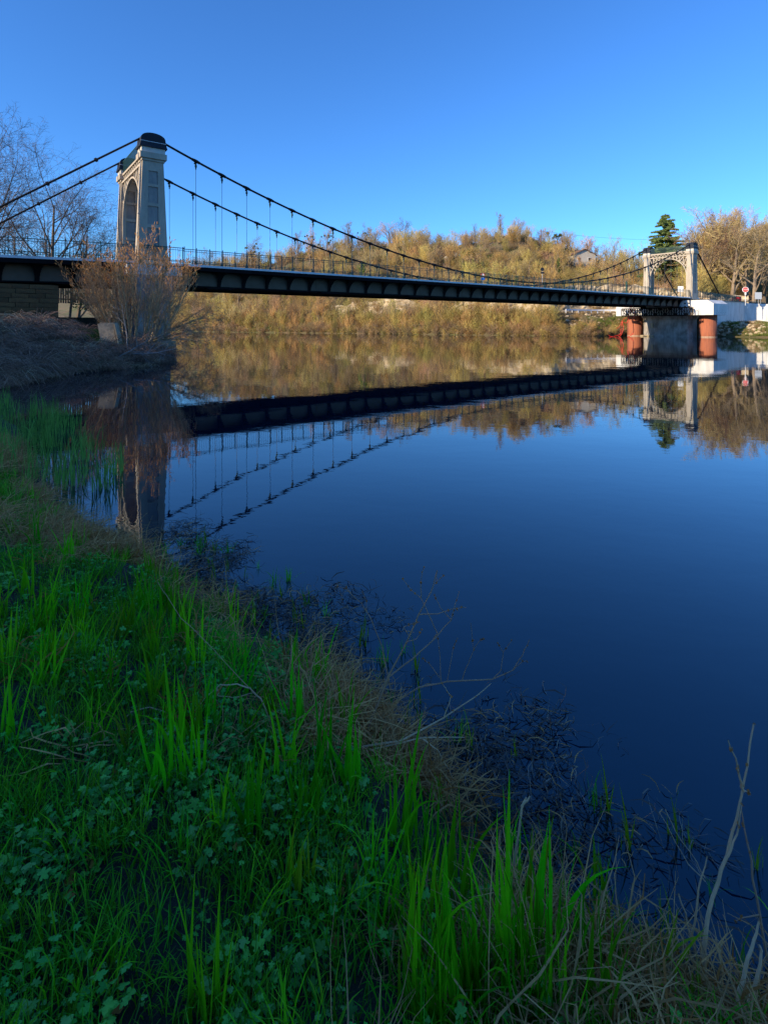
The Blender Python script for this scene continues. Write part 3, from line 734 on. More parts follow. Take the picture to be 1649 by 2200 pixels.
def tree_meshes(seed, h, kind, m):
    R.seed(seed); tm, cm = MB(), MB()
    if kind == 'oak':
        P = dict(lv=4, seg=[5, 5, 4, 3, 2], wob=[.12, .25, .35, .4, .4], trop=[.02, .06, .05, .03, .02], n=[9, 7, 6, 5], f0=[.28, .25, .2, .15], ang=[(28, 62), (25, 55), (25, 60), (25, 60)], lf=[(.55, .8), (.5, .7), (.45, .65), (.45, .7)], rf=[.5, .5, .55, .6], rmin=.014, tl=1)
        grow(tm, cm, Vector((0, 0, -.4)), Vector((R.uniform(-.1, .1), R.uniform(-.1, .1), 1)).normalized(), h * .72, h * .026, 0, P)
    elif kind == 'tall':
        P = dict(lv=4, seg=[7, 5, 4, 3, 2], wob=[.08, .16, .3, .35, .3], trop=[.03, .10, .08, .04, .03], n=[15, 7, 6, 4], f0=[.22, .2, .2, .15], ang=[(22, 48), (22, 48), (25, 55), (25, 55)], lf=[(.26, .42), (.45, .65), (.45, .65), (.5, .7)], rf=[.4, .5, .55, .6], rmin=.013, tl=1)
        grow(tm, cm, Vector((0, 0, -.4)), Vector((R.uniform(-.08, .08), R.uniform(-.08, .08), 1)).normalized(), h * .95, h * .022, 0, P)
    elif kind == 'multi':
        P = dict(lv=3, seg=[6, 4, 3, 2], wob=[.12, .22, .3, .3], trop=[.04, .08, .05, .03], n=[9, 6, 5], f0=[.25, .2, .15], ang=[(18, 45), (22, 50), (25, 55)], lf=[(.32, .5), (.4, .6), (.5, .7)], rf=[.5, .55, .6], rmin=.015, tl=0)
        for i in range(7):
            a = R.uniform(0, 6.28); t_ = R.uniform(.08, .5)
            grow(tm, cm, Vector((math.cos(a) * .3, math.sin(a) * .3, -.3)), Vector((math.cos(a) * t_, math.sin(a) * t_, 1)).normalized(), h * R.uniform(.65, .95), h * .011, 0, P)
    elif kind == 'shrub':
        P = dict(lv=2, seg=[4, 3, 2], wob=[.25, .35, .4], trop=[.03, .04, .02], n=[8, 6], f0=[.1, .1], ang=[(20, 60), (25, 65)], lf=[(.4, .65), (.4, .7)], rf=[.6, .7], rmin=.014, tl=-1)
        for i in range(20):
            a = R.uniform(0, 6.28); t_ = R.uniform(.1, 1.2)
            grow(tm, cm, Vector((math.cos(a) * .6 * R.random(), math.sin(a) * .6 * R.random(), -.3)), Vector((math.cos(a) * t_, math.sin(a) * t_, 1)).normalized(), h * R.uniform(.6, 1.), .035, 0, P)
    return tm, cm
def leaf_blob(m, c, rad, n, size, flat=1.0):
    for i in range(n):
        d = Vector((R.gauss(0, 1), R.gauss(0, 1), R.gauss(0, 1))); d.normalize(); d *= R.random() ** .45
        p = Vector(c) + Vector((d.x * rad[0], d.y * rad[1], d.z * rad[2]))
        u = Vector((R.gauss(0, 1), R.gauss(0, 1), R.gauss(0, flat))).normalized(); v = perp(u); s_ = size * R.uniform(.6, 1.3)
        m.add([p - u * s_, p + v * s_ * .6, p + u * s_, p - v * s_ * .6], [(0, 1, 2, 3)])
PROTO = []
def reg(kind, seed, h, mi, ivy=False, mist=False):
    tm, cm = tree_meshes(seed, h, kind, mi)
    d = dict(kind=kind, h=h, trunk=tm.mesh('trunk', M_bark) if tm.v else None, crown=cm.mesh('crown', M_twg[mi]), ivy=None, mist=None, mi=mi)
    if ivy:
        m = MB()
        for i in range(9):
            z = h * (.05 + .068 * i); leaf_blob(m, (R.uniform(-.3, .3), R.uniform(-.3, .3), z), (.55 + .5 * R.random(), .55 + .5 * R.random(), h * .055), 150, .12)
        d['ivy'] = m.mesh('ivy', M_ivy)
    if mist:
        m = MB()
        for i in range(11):
            leaf_blob(m, (R.uniform(-.2, .2) * h, R.uniform(-.2, .2) * h, h * R.uniform(.5, .85)), (.38, .38, .32), 60, .14)
        d['mist'] = m.mesh('mistletoe', M_mist)
    zs_ = sorted(v[2] for v in cm.v); d['top'] = zs_[int(len(zs_) * .997)]
    PROTO.append(d); return len(PROTO) - 1
OAK = [reg('oak', 11, 10, 0), reg('oak', 12, 11, 3), reg('oak', 13, 9, 2)]
TALL = [reg('tall', 21, 12, 0), reg('tall', 22, 12, 1), reg('tall', 23, 11, 3)]
MIST = [reg('tall', 24, 12, 1, mist=True), reg('oak', 25, 11, 3, mist=True)]
IVY = [reg('tall', 26, 11, 1, ivy=True), reg('oak', 27, 10, 0, ivy=True)]
MULT = [reg('multi', 31, 9, 1), reg('multi', 32, 8, 0), reg('multi', 33, 9, 2), reg('multi', 34, 8.5, 1)]
SHRUB = [reg('shrub', 41, 4, 1), reg('shrub', 42, 4, 0), reg('shrub', 43, 4, 2), reg('shrub', 44, 4.5, 3)]
R.seed(99)
def plant(i, loc, s, label, group=None, name='bare_tree', cat='tree'):
    d = PROTO[i]
    t_ = thing(name, label, cat, loc, R.uniform(0, 6.28), group); t_.scale = (s, s, s * R.uniform(.92, 1.08))
    for k, nm in (('trunk', 'trunk'), ('crown', 'crown'), ('ivy', 'ivy'), ('mist', 'mistletoe')):
        if d[k]: put(nm, d[k], t_)
    return t_
def pick_ground(px, D):
    x, y = far_ray(px, D); return Vector((x, y, float(far_z(x, y))))
# --- distinct skyline and waterside trees: (direction, inland distance, top of crown in the photo, kind, label)
def plant_top(px, D, ytop, i, label, name='bare_tree', group=None, cat='tree'):
    p = pick_ground(px, D); ht = EYE + (HY - ytop) * p.y / FPX - p.z
    return plant(i, p, max(.25, ht / PROTO[i]['top']), label, group, name, cat)
SKY = [(1540, 34, 436, OAK[0], 'broad round-crowned bare oak right of the cedar, above the right end of the bridge'),
       (1508, 30, 466, OAK[2], 'reddish round-crowned bare tree between the far tower and the big round oak'),
       (1570, 30, 456, OAK[0], 'tan spreading bare tree filling the right side of the big round oak'),
       (1535, 38, 450, OAK[2], 'bare oak standing close behind the big round-crowned oak'),
       (1618, 30, 468, OAK[1], 'grey-brown rounded bare tree left of the dark-limbed tree at the right edge'),
       (1640, 40, 458, OAK[1], 'tall dark-limbed bare tree at the right edge of the photo'),
       (1600, 36, 478, OAK[2], 'smaller tan bare tree between the big oak and the right edge'),
       (1117, 62, 465, OAK[1], 'dark spreading bare tree on the skyline right of the grey gabled house'),
       (1076, 66, 457, TALL[2], 'tallest slim feathery bare tree on the skyline, left of the grey gabled house'),
       (1020, 60, 480, TALL[0], 'slim bare tree on the hilltop between the brown wood and the ivy-clad tree'),
       (870, 58, 464, OAK[1], 'high dark-twigged bare oak on the hilltop above the middle of the bridge'),
       (905, 60, 480, OAK[0], 'dark-twigged bare tree stepping down just right of the high hilltop oak'),
       (835, 58, 474, OAK[2], 'bushy bare tree just left of the high hilltop oak'),
       (980, 56, 493, OAK[0], 'round brown bare tree left of the low-roofed house on the hill'),
       (1225, 58, 494, MULT[2], 'wide reddish bare tree right of the palm on the skyline'),
       (1262, 56, 505, OAK[2], 'pinkish bare tree above the white house on the right of the hill'),
       (1318, 50, 508, TALL[0], 'thin feathery bare tree on the skyline left of the cedar'),
       (1355, 48, 520, MULT[1], 'low golden bushy tree just left of the cedar'),
       (540, 50, 505, MIST[1], 'mistletoe-dotted bare tree behind the railing near the left tower'),
       (450, 50, 527, OAK[1], 'low dark bare tree just right of the left tower, behind the railing'),
       (635, 52, 497, TALL[2], 'thin pale bare tree behind the third long hanger'),
       (665, 50, 486, MIST[0], 'leaning mistletoe tree crossed by the far cable'),
       (700, 52, 474, MIST[0], 'tall mistletoe tree with long bare arms left of the cable crossing'),
       (745, 54, 472, TALL[2], 'tall pale spiky bare tree above the near cable'),
       (780, 54, 473, MIST[0], 'mistletoe tree with clumps high in its crown right of the spiky tree'),
       (800, 52, 482, TALL[1], 'bare tree with yellowish twigs standing in the gap before the high wood')]
for px, D, yt, i, lab in SKY: plant_top(px, D, yt, i, lab)
for px, D, yt, i, lab in [(1066, 58, 486, IVY[1], 'ivy-clad dark tree left of the grey gabled house'), (1122, 60, 500, IVY[0], 'ivy-covered trunk right of the grey gabled house'),
                          (995, 56, 508, IVY[0], 'ivy-clad tree above the low-roofed house'), (780, 30, 510, IVY[1], 'ivy column tree standing low on the slope behind the near cable'),
                          (855, 50, 500, IVY[0], 'bright ivy-clad trunk below the high hilltop oak'), (1195, 50, 520, IVY[1], 'dark ivy-clad tree under the palm')]:
    plant_top(px, D, yt, i, lab, 'ivy_clad_tree')
# riverside ones that can be told apart
for px, D, yt, i, lab in [(1066, 1.0, 648, TALL[0], 'two-stemmed pale trunk leaning over the far waterline, left of the yellow willow'),
                          (1162, .9, 640, MULT[3], 'yellow many-stemmed willow at the far waterline under the bridge'),
                          (1555, 7.5, 690, SHRUB[2], 'small orange shrub on the right bank below the white wall'),
                          (1628, 2.5, 700, SHRUB[2], 'larger orange shrub at the right edge near the water')]:
    plant_top(px, D, yt, i, lab, 'riverside_willow' if 'willow' in lab else ('orange_shrub' if 'shrub' in lab else 'riverside_tree'), None, 'shrub' if 'shrub' in lab else 'tree')
# --- the wood on the slope, on the plateau edge and on the bank
placed = []
def okpos(p, r):
    for q in placed:
        if (q.x - p.x) ** 2 + (q.y - p.y) ** 2 < r * r: return False
    return True
def where(px):
    for lim, nm in ((470, 'just right of the left tower'), (560, 'behind the first long hangers'), (650, 'behind the third and fourth long hangers'), (740, 'where the two cables draw near each other'), (830, 'under the near cable'), (930, 'below the high hilltop oak'), (1020, 'left of the ivy-clad hilltop tree'), (1100, 'below the grey gabled house'), (1180, 'under the wooden pole'), (1260, 'below the palm and white house'), (1340, 'left of the cedar'), (1420, 'under the cedar'), (1500, 'behind the far tower'), (1590, 'above the white wall')):
        if px < lim: return nm
    return 'at the right edge'
cnt = 0; tries = 0
G1 = 'bare trees of the wooded hillside'
labs = {'oak': 'round-crowned bare tree among the others on the wooded hillside', 'tall': 'slender upright bare tree among the others on the wooded hillside', 'multi': 'many-stemmed bushy bare tree among the others on the wooded hillside'}
while cnt < 185 and tries < 6000:
    tries += 1
    px = R.uniform(385, 1700); D = R.uniform(18, 74)
    if 1360 < px < 1480 and D > 30 and R.random() < .6: continue
    p = pick_ground(px, D)
    if not okpos(p, 4.6): continue
    if (1044 < px < 1066 or 1076 < px < 1114 or 966 < px < 1000 or 1234 < px < 1272) and 36 < D < 62 and R.random() < .7: continue
    if 1146 < px < 1214 and D > 50: continue
    s = (p.x - T1[0]) * UX + (p.y - T1[1]) * UY; wv = -(p.x - T1[0]) * UY + (p.y - T1[1]) * UX
    if -9 < wv < 12 and s > -4: continue
    placed.append(p)
    i = R.choice(OAK + TALL + MULT * 2 + ([MIST[0]] if px < 850 and D > 35 else []) )
    if px > 1480 : i = R.choice([OAK[0], OAK[2], OAK[1], OAK[2], MULT[2]])
    ht = R.uniform(6.5, 10) * (.80 if D > 55 else 1)
    # keep crowns below the skyline that the photograph shows
    lim = np.interp(px, [380, 520, 620, 700, 820, 870, 930, 1000, 1060, 1130, 1200, 1290, 1340, 1400, 1470, 1540, 1650], [532, 522, 508, 500, 488, 478, 500, 502, 500, 506, 512, 520, 530, 538, 490, 476, 482])
    ht = min(ht, EYE + (HY - lim) * p.y / FPX - p.z)
    if ht < 2.2: continue
    kd = PROTO[i]['kind']
    plant(i, p, ht / PROTO[i]['top'], {'oak': 'round-crowned', 'tall': 'slender', 'multi': 'many-stemmed'}[kd] + ' ' + ['tan', 'olive', 'reddish', 'grey'][PROTO[i]['mi']] + ' bare tree ' + ('low' if D < 35 else 'midway' if D < 55 else 'high') + ' on the slope ' + where(px), G1); cnt += 1
for n in range(34):
    px = R.uniform(620, 1340); D = R.uniform(20, 50); p = pick_ground(px, D)
    plant(R.choice(IVY), p, R.uniform(.5, .8), 'ivy-wrapped tree ' + ('low' if D < 35 else 'high') + ' on the wooded slope ' + where(px), 'ivy-wrapped trees of the hillside', 'ivy_clad_tree')
cnt_ = 0
G2 = 'bare bushy trees along the far waterline'
cnt = 0
while cnt < 62:
    px = R.uniform(375, 1200); D = R.uniform(.6, 8.0); p = pick_ground(px, D)
    if not okpos(p, 1.7): continue
    placed.append(p); cnt += 1
    i = R.choice(MULT + [OAK[2], TALL[1]]); ht = R.uniform(4.0, 7.5)
    if px > 1090: ht *= .6
    plant(i, p, ht / PROTO[i]['top'], ['tan', 'olive', 'reddish', 'grey'][PROTO[i]['mi']] + ' bushy bare tree ' + ('at the far waterline' if D < 3 else 'up the far bank') + ' ' + where(px), G2, 'riverside_tree')

# ---- geometry-nodes scatter for growth nobody could count
def scatter(name, pts, rots, scl, protos, kind='stuff'):
    pc = bpy.data.collections.new(name + '_kinds')
    for i, me in enumerate(protos):
        o = bpy.data.objects.new('%s_kind' % name, me); pc.objects.link(o)
    me = bpy.data.meshes.new(name); me.from_pydata([tuple(p) for p in pts], [], [])
    a = me.attributes.new('rot', 'FLOAT_VECTOR', 'POINT'); a.data.foreach_set('vector', np.asarray(rots, 'f').ravel())
    a = me.attributes.new('scl', 'FLOAT', 'POINT'); a.data.foreach_set('value', np.asarray(scl, 'f'))
    a = me.attributes.new('idx', 'INT', 'POINT'); a.data.foreach_set('value', np.array([R.randrange(len(protos)) for _ in pts], 'i'))
    o = put(name, me)
    g = bpy.data.node_groups.new(name, 'GeometryNodeTree')
    g.interface.new_socket('Geometry', in_out='INPUT', socket_type='NodeSocketGeometry'); g.interface.new_socket('Geometry', in_out='OUTPUT', socket_type='NodeSocketGeometry')
    N = g.nodes; L = g.links
    gi = N.new('NodeGroupInput'); go = N.new('NodeGroupOutput'); ip = N.new('GeometryNodeInstanceOnPoints')
    ci = N.new('GeometryNodeCollectionInfo'); ci.inputs[0].default_value = pc; ci.inputs[1].default_value = True; ci.inputs[2].default_value = True
    def na(nm, ty):
        n = N.new('GeometryNodeInputNamedAttribute'); n.data_type = ty; n.inputs[0].default_value = nm; return n.outputs[0]
    L.new(gi.outputs[0], ip.inputs['Points']); L.new(ci.outputs[0], ip.inputs['Instance']); ip.inputs['Pick Instance'].default_value = True
    L.new(na('idx', 'INT'), ip.inputs['Instance Index']); L.new(na('rot', 'FLOAT_VECTOR'), ip.inputs['Rotation'])
    L.new(na('scl', 'FLOAT'), ip.inputs['Scale']); L.new(ip.outputs[0], go.inputs[0])
    md = o.modifiers.new('scatter', 'NODES'); md.node_group = g
    return tag(o, kind=kind)
def zrot(n, tilt=.15): return [(R.uniform(-tilt, tilt), R.uniform(-tilt, tilt), R.uniform(0, 6.28)) for _ in range(n)]

# undergrowth
pts, sc = [], []
for _ in range(5000):
    px = R.uniform(300, 1760); D = R.choice([R.uniform(.0, 1.6), R.uniform(.2, 8), R.uniform(15.5, 45), R.uniform(20, 76), R.uniform(16, 76)])
    if D < 8 and px > 1190 and R.random() < (.95 if px < 1420 else .9): continue
    if D < 8 and px > 1085 and D > 2 and R.random() < .6: continue
    p = pick_ground(px, D)
    s = (p.x - T1[0]) * UX + (p.y - T1[1]) * UY; wv = -(p.x - T1[0]) * UY + (p.y - T1[1]) * UX
    if -12 < wv < 10 and -6 < s < 60: continue
    pts.append(p); sc.append(R.uniform(.35, .8) * (.75 if D < 8 else 1.55 if px > 1480 else 1))
for _ in range(520):
    p = pick_ground(R.uniform(372, 1345), R.uniform(-.15, .5)); p.z = max(p.z, .02); pts.append(p); sc.append(R.uniform(.16, .42))
ug = scatter('undergrowth', pts, zrot(len(pts)), sc, [PROTO[i]['crown'] for i in SHRUB + [MULT[0]]])
tag(ug, 'dense leafless undergrowth covering the hillside and far bank', 'undergrowth')
# green undergrowth: ivy and evergreen patches
gm = []
for k in range(3):
    m = MB(); leaf_blob(m, (0, 0, .7), (1.3, 1.3, .8), 260, .13); gm.append(m.mesh('evergreen', M_ivy))
pts, sc = [], []
for _ in range(900):
    px = R.uniform(400, 1500); D = R.choice([R.uniform(.5, 8), R.uniform(16, 70), R.uniform(16, 70)])
    if fbm(np.array(px * .02), np.array(D * .08)) < .47: continue
    if px > 1190 and D < 8: continue
    p = pick_ground(px, D); pts.append(p); sc.append(R.uniform(.4, 1.3))
tag(scatter('evergreen_undergrowth', pts, zrot(len(pts)), sc, gm), 'dark green ivy and evergreen bushes scattered through the far wood', 'undergrowth')
# bright grass on the far bank, dry tufts and stones
gtuft = []
M_fgr = mat('far_bank_grass', (.12, .19, .02), (.17, .19, .04), scale=2, rnd=.25, trans=.3)
M_fdry = mat('far_bank_dry_grass', (.30, .21, .10), (.22, .15, .07), scale=2, rnd=.3, trans=.2)
for mm_ in (M_fgr, M_fdry):
    m = MB()
    for i in range(90):
        a = R.uniform(0, 6.28); r_ = .5 * R.random() ** .5; b0 = Vector((math.cos(a) * r_, math.sin(a) * r_, -.03)); h_ = R.uniform(.12, .4)
        m.ribbon([b0, b0 + Vector((R.uniform(-.12, .12), R.uniform(-.12, .12), h_))], [.045, .006])
    gtuft.append(m.mesh('tuft', mm_))
def far_pts(n, f):
    o = []
    while len(o) < n:
        px = R.uniform(370, 1760); D = R.uniform(.15, 9)
        if f(px, D): o.append(pick_ground(px, D))
    return o
pts = far_pts(1500, lambda px, D: (fbm(np.array(px * .03), np.array(D * .25)) > .49) and (px > 1000 or R.random() < .15) and D < 7)
tag(scatter('far_bank_grass', pts, zrot(len(pts)), [R.uniform(.6, 1.3) for _ in pts], gtuft[:1]), 'fresh green grass on the sunlit far bank', 'grass')
pts = far_pts(2600, lambda px, D: True)
tag(scatter('far_bank_dry_grass', pts, zrot(len(pts)), [R.uniform(.5, 1.5) for _ in pts], gtuft[1:]), 'dry tan grass along the far bank', 'grass')
rk = []
for k in range(3):
    m = MB(); n = 7
    pr_ = [[(math.cos(6.28 * i / n) * rr * R.uniform(.8, 1.2), math.sin(6.28 * i / n) * rr * R.uniform(.8, 1.2), z + R.uniform(-.03, .03)) for i in range(n)] for rr, z in ((.2, -.1), (.25, .05), (.13, .17))]
    m.hexa(pr_[0], pr_[1]); m.hexa(pr_[1], pr_[2]); rk.append(m.mesh('stone', M_cliff))
pts = far_pts(620, lambda px, D: (px > 1530 and D < 6) or (1215 < px < 1330 and 3 < D < 8 and R.random() < .25) or (D < .5 and R.random() < .06))
tag(scatter('bank_stones', pts, zrot(len(pts), .5), [R.uniform(.5, 1.7) for _ in pts], rk), 'pale stones strewn along the right bank and the far waterline', 'stones')

# ---- cedar
ced = thing('cedar_tree', 'dark green layered cedar on the skyline just left of the far tower', 'tree', pick_ground(1428, 36))
cz = ced.location; H = (EYE + (HY - 458) * cz.y / FPX - cz.z)
M_ced = mat('cedar_needles', (.15, .21, .06), (.20, .26, .07), scale=1.0, rnd=.1, rough=.6, trans=.25)
m = MB().tube([(0, 0, -.5), (.05, 0, H * .5), (0, .1, H * .97)], [.35, .22, .05], 7); m.build('trunk', M_bark, ced)
nd = MB(); br = MB()
z = H * .16
while z < H * .99:
    f = z / H; rad = H * .36 * (1 - f) ** .72 + .25
    for k in range(R.choice([5, 6, 7])):
        a = R.uniform(0, 6.28); L_ = rad * R.uniform(.5, 1.25); up = R.uniform(-.02, .22)
        q = [Vector((math.cos(a) * L_ * g, math.sin(a) * L_ * g, z + up * L_ * g - .10 * L_ * g * g)) for g in (0, .33, .66, 1)]
        br.tube(q, [.06, .045, .03, .015], 4)
        for g in np.linspace(.18, 1.03, int(10 * L_ / 2) + 3):
            c = Vector((math.cos(a) * L_ * g, math.sin(a) * L_ * g, z + up * L_ * g - .1 * L_ * g * g + .03)); ww = .55 * (1.15 - g) * min(1.2, L_ / 2) + .14
            leaf_blob(nd, c, (ww, ww, .24), 40, .15, .6)
    z += H * .027 * R.uniform(.8, 1.2)
leaf_blob(nd, (0, 0, H * .97), (.25, .25, .5), 60, .12)
br.build('branches', M_bark, ced); nd.build('crown', M_ced, ced)
# ---- palm
pl_ = thing('palm_tree', 'small yellow-green palm standing on the skyline right of the wooden pole', 'palm', pick_ground(1196, 62)); pz = pl_.location
H = EYE + (HY - 515) * pz.y / FPX - pz.z
MB().tube([(0, 0, -.5), (.1, 0, H)], [.22, .17], 7).build('trunk', M_bark, pl_)
m = MB(); M_palm = mat('palm_fronds', (.16, .16, .02), (.10, .12, .02), scale=1, trans=.2)
for i in range(46):
    a = R.uniform(0, 6.28); e = R.uniform(-.6, 1.3); d = Vector((math.cos(a) * math.cos(e), math.sin(a) * math.cos(e), math.sin(e)))
    c = Vector((.1, 0, H)) + d * R.uniform(.9, 1.5); sd_ = d.cross(Vector((0, 0, 1))).normalized(); m.ribbon([(.1, 0, H), c], [.05, .05], sd_)
    for k in range(9):
        b_ = (k - 4) / 4 * 1.1; dd = (d * math.cos(b_) + sd_ * math.sin(b_)).normalized(); m.ribbon([c, c + dd * .55 + Vector((0, 0, -.06)), c + dd * .9 + Vector((0, 0, -.25))], [.05, .12, .02], perp(dd))
m.build('fronds', M_palm, pl_)
bt = thing('mistletoe_ball_tree', 'round yellow-green ball on a thin leaning stem between pole and palm', 'tree', pick_ground(1177, 62)); pz = bt.location
H = EYE + (HY - 501) * pz.y / FPX - pz.z
MB().tube([(.6, 0, -.3), (.3, 0, H * .6), (-.2, 0, H)], [.09, .06, .03], 5).build('trunk', M_bark, bt)
m = MB(); leaf_blob(m, (-.2, 0, H), (.55, .55, .55), 240, .12); m.build('ball', M_palm, bt)
# ---- telegraph pole and wires
pp = thing('telegraph_pole', 'brown wooden pole on the skyline left of the palm', 'pole', pick_ground(1161, 60)); pz = pp.location.copy()
H = EYE + (HY - 493) * pz.y / FPX - pz.z
MB().tube([(0, 0, -.5), (0, 0, H)], [.16, .12], 8, True).build('shaft', mat('wooden_pole', (.2, .12, .07)), pp); MB().box(-.5, .5, -.05, .05, H - .5, H - .4).build('crossarm', M_bark, pp)
pa = pz + Vector((0, 0, H - .4)); pb = W(1395, 515, 165); pbs = pick_ground(1440, 42)
w_ = MB().tube([pa.lerp(pb, i / 14) - Vector((0, 0, 2.2 * (i / 14) * (1 - i / 14))) for i in range(15)], .03, 4)
tag(w_.build('overhead_wire', M_cable), 'thin overhead wire sagging from the wooden pole towards the cedar', 'wire')
# ---- houses on the hill
M_wallw = mat('rendered_wall', (.60, .55, .46), (.5, .45, .38), scale=.5); M_tile = mat('old_roof_tiles', (.22, .12, .08), (.16, .10, .07), scale=3)
M_wgrey = mat('grey_wall', (.42, .38, .33), (.34, .31, .27), scale=.6); M_glass = mat('dark_window', (.03, .035, .04), rough=.2)
def house(px, ytop, ybase, D, wid, lab, mw, rz, dep=6):
    g = pick_ground(px, D); zt = EYE + (HY - ytop) * g.y / FPX; zb = min(g.z, EYE + (HY - ybase) * g.y / FPX) - 1.0
    h_ = thing('house', lab, 'house', (g.x, g.y, zb), rz); H = zt - zb; e = H - wid * .23
    MB().box(-wid / 2, wid / 2, 0, dep, 0, e).hexa([(-wid / 2, 0, e), (wid / 2, 0, e), (wid / 2, dep, e), (-wid / 2, dep, e)], [(-.02, 0, H - .12), (.02, 0, H - .12), (.02, dep, H - .12), (-.02, dep, H - .12)]).build('wall', mw, h_)
    r_ = MB()
    for sg in (-1, 1):
        r_.hexa([(sg * (wid / 2 + .4), -.4, e - .2), (0, -.4, H - .1), (0, dep + .4, H - .1), (sg * (wid / 2 + .4), dep + .4, e - .2)], [(sg * (wid / 2 + .4), -.4, e - .04), (0, -.4, H + .06), (0, dep + .4, H + .06), (sg * (wid / 2 + .4), dep + .4, e - .04)])
    rf = r_.build('roof', M_tile, h_)
    MB().box(wid * .2, wid * .2 + .6, dep * .5, dep * .5 + .6, H - 1.2, H + .5).build('chimney', mw, rf)
    for x in (-wid * .25, wid * .22):
        f = MB().box(x - .5, x + .5, -.05, -.003, e - 2.0, e - .8).build('window', M_signw, h_); MB().box(x - .4, x + .4, -.07, -.052, e - 1.9, e - .9).build('pane', M_glass, f)
    return h_
house(1095, 511, 540, 56, 6.5, 'grey house with a gable roof on the hilltop between bare trees', M_wgrey, .15)
house(1057, 520, 545, 54, 3.2, 'small white house wall beside the ivy-clad tree on the hilltop', M_wallw, -.3, 4)
house(984, 535, 550, 50, 7.5, 'low-roofed pale house half hidden on the left of the hilltop houses', M_wallw, .1)
house(1255, 535, 549, 54, 7, 'white house with a wide brown roof right of the palm', M_wallw, .2)
# ================================================================ LEFT BANK
def nz(x, y): return float(near_z(x, y))
def near_at(px, Y, dz=0):
    x = (px - HX) / FPX * Y; return Vector((x, Y, nz(x, Y) + dz))
def big_tree(seed, h, loc, lab, lean, spread=1.0, ivy=False, r=.016):
    R.seed(seed); tm, cm = MB(), MB()
    P = dict(lv=4, seg=[7, 7, 5, 4, 3], wob=[.10, .2, .3, .35, .4], trop=[.03, .05, .03, .0, -.03], n=[12, 8, 6, 5], f0=[.18, .15, .12, .1], ang=[(22, 55), (25, 55), (25, 60), (25, 60)], lf=[(.5, .78), (.5, .7), (.45, .7), (.55, .95)], rf=[.48, .5, .5, .6], rmin=.010, tl=1, tubetip=True)
    grow(tm, cm, Vector((0, 0, -.6)), Vector(lean).normalized(), h * .72, h * r, 0, P)
    t_ = thing('bare_tree', lab, 'tree', loc)
    tm.build('trunk', M_bark2, t_); cm.build('crown', M_twl, t_)
    return t_
M_bark2 = mat('dark_brown_bark', (.16, .12, .08), (.10, .075, .05), scale=2, bump=.4)  # plain brown bark, two tones mixed by noise
M_twl = mat('bare_twigs', (.17, .12, .08), (.12, .085, .06), scale=1)
big_tree(5, 19.5, near_at(-75, 47), 'largest bare tree, spreading in from the left edge above the backstay cables', (.12, 0, 1))
big_tree(8, 19, near_at(112, 56), 'upright bare tree with a forked dark trunk behind the left railing', (0, 0, 1))
big_tree(14, 16, near_at(158, 58), 'bare tree leaning right towards the tower, with ivy at its foot', (.22, 0, 1))
big_tree(19, 14, near_at(40, 60), 'thin bare tree behind the left railing, low at the left edge', (-.08, 0, 1))
ev = thing('laurel_bush', 'dark green laurel bush behind the left railing beside the tower', 'bush', near_at(150, 50, 1.6))
m = MB(); R.seed(4)
M_laur = mat('laurel_leaves', (.045, .11, .02), (.08, .15, .025), scale=1.5, rough=.4, trans=.15)
for cx, cz_, rr in ((-4.6, 2.6, .9), (-3.6, 2.7, 1.1), (-2.6, 3.0, 1.3), (-1.3, 3.3, 1.3), (0, 3.8, 1.5), (1.1, 4.2, 1.5), (1.9, 3.2, 1.3), (.6, 2.4, 1.6), (1.4, 1.2, 1.4)): leaf_blob(m, (cx, R.uniform(-.4, .4), cz_), (rr, 1.1, rr * .75), 420, .11)
m.build('foliage', M_laur, ev)
MB().tube([(0, 0, -.5), (.3, 0, 2.5), (.6, 0, 3.8)], [.12, .09, .04], 6).tube([(.2, 0, 1), (1.3, 0, 3.0)], [.07, .04], 5).build('stem', M_bark2, ev)

# ---- the orange-tipped bush
R.seed(21)
bush = thing('orange_willow_bush', 'big leafless bush with orange tips spreading in front of the large tower', 'bush', (-15.0, 32.3, .55))
M_st = mat('bush_stems', (.54, .40, .21), (.34, .25, .14), scale=3); M_tw = mat('bush_twigs', (.42, .28, .14), (.32, .20, .11), scale=3)
M_cat = mat('orange_catkins', (.66, .33, .10), (.52, .25, .07), scale=4, trans=.2)
sm, tm_, cm_ = MB(), MB(), MB(); tips = []
for i in range(56):
    a = R.uniform(0, 6.28); lean = R.random() ** .75 * 1.0
    d = Vector((math.cos(a) * lean * 1.15, math.sin(a) * lean * .8, 1)).normalized()
    P = dict(lv=3, seg=[6, 4, 3, 2], wob=[.09, .2, .3, .3], trop=[.035 + .03 * lean, .09, .08, .05], n=[9, 5, 3], f0=[.28, .2, .2], ang=[(14, 38), (18, 42), (20, 45)], lf=[(.26, .42), (.35, .55), (.4, .6)], rf=[.45, .55, .6], rmin=.009, tl=0, tubetip=True, tips=tips)
    L_ = R.uniform(4.9, 6.4) * (1 - .13 * lean)
    grow(sm, tm_, Vector((math.cos(a) * 1.35 * R.random(), math.sin(a) * .9 * R.random(), -.3)), d, L_, .056 * R.uniform(.5, 1.2), 0, P)
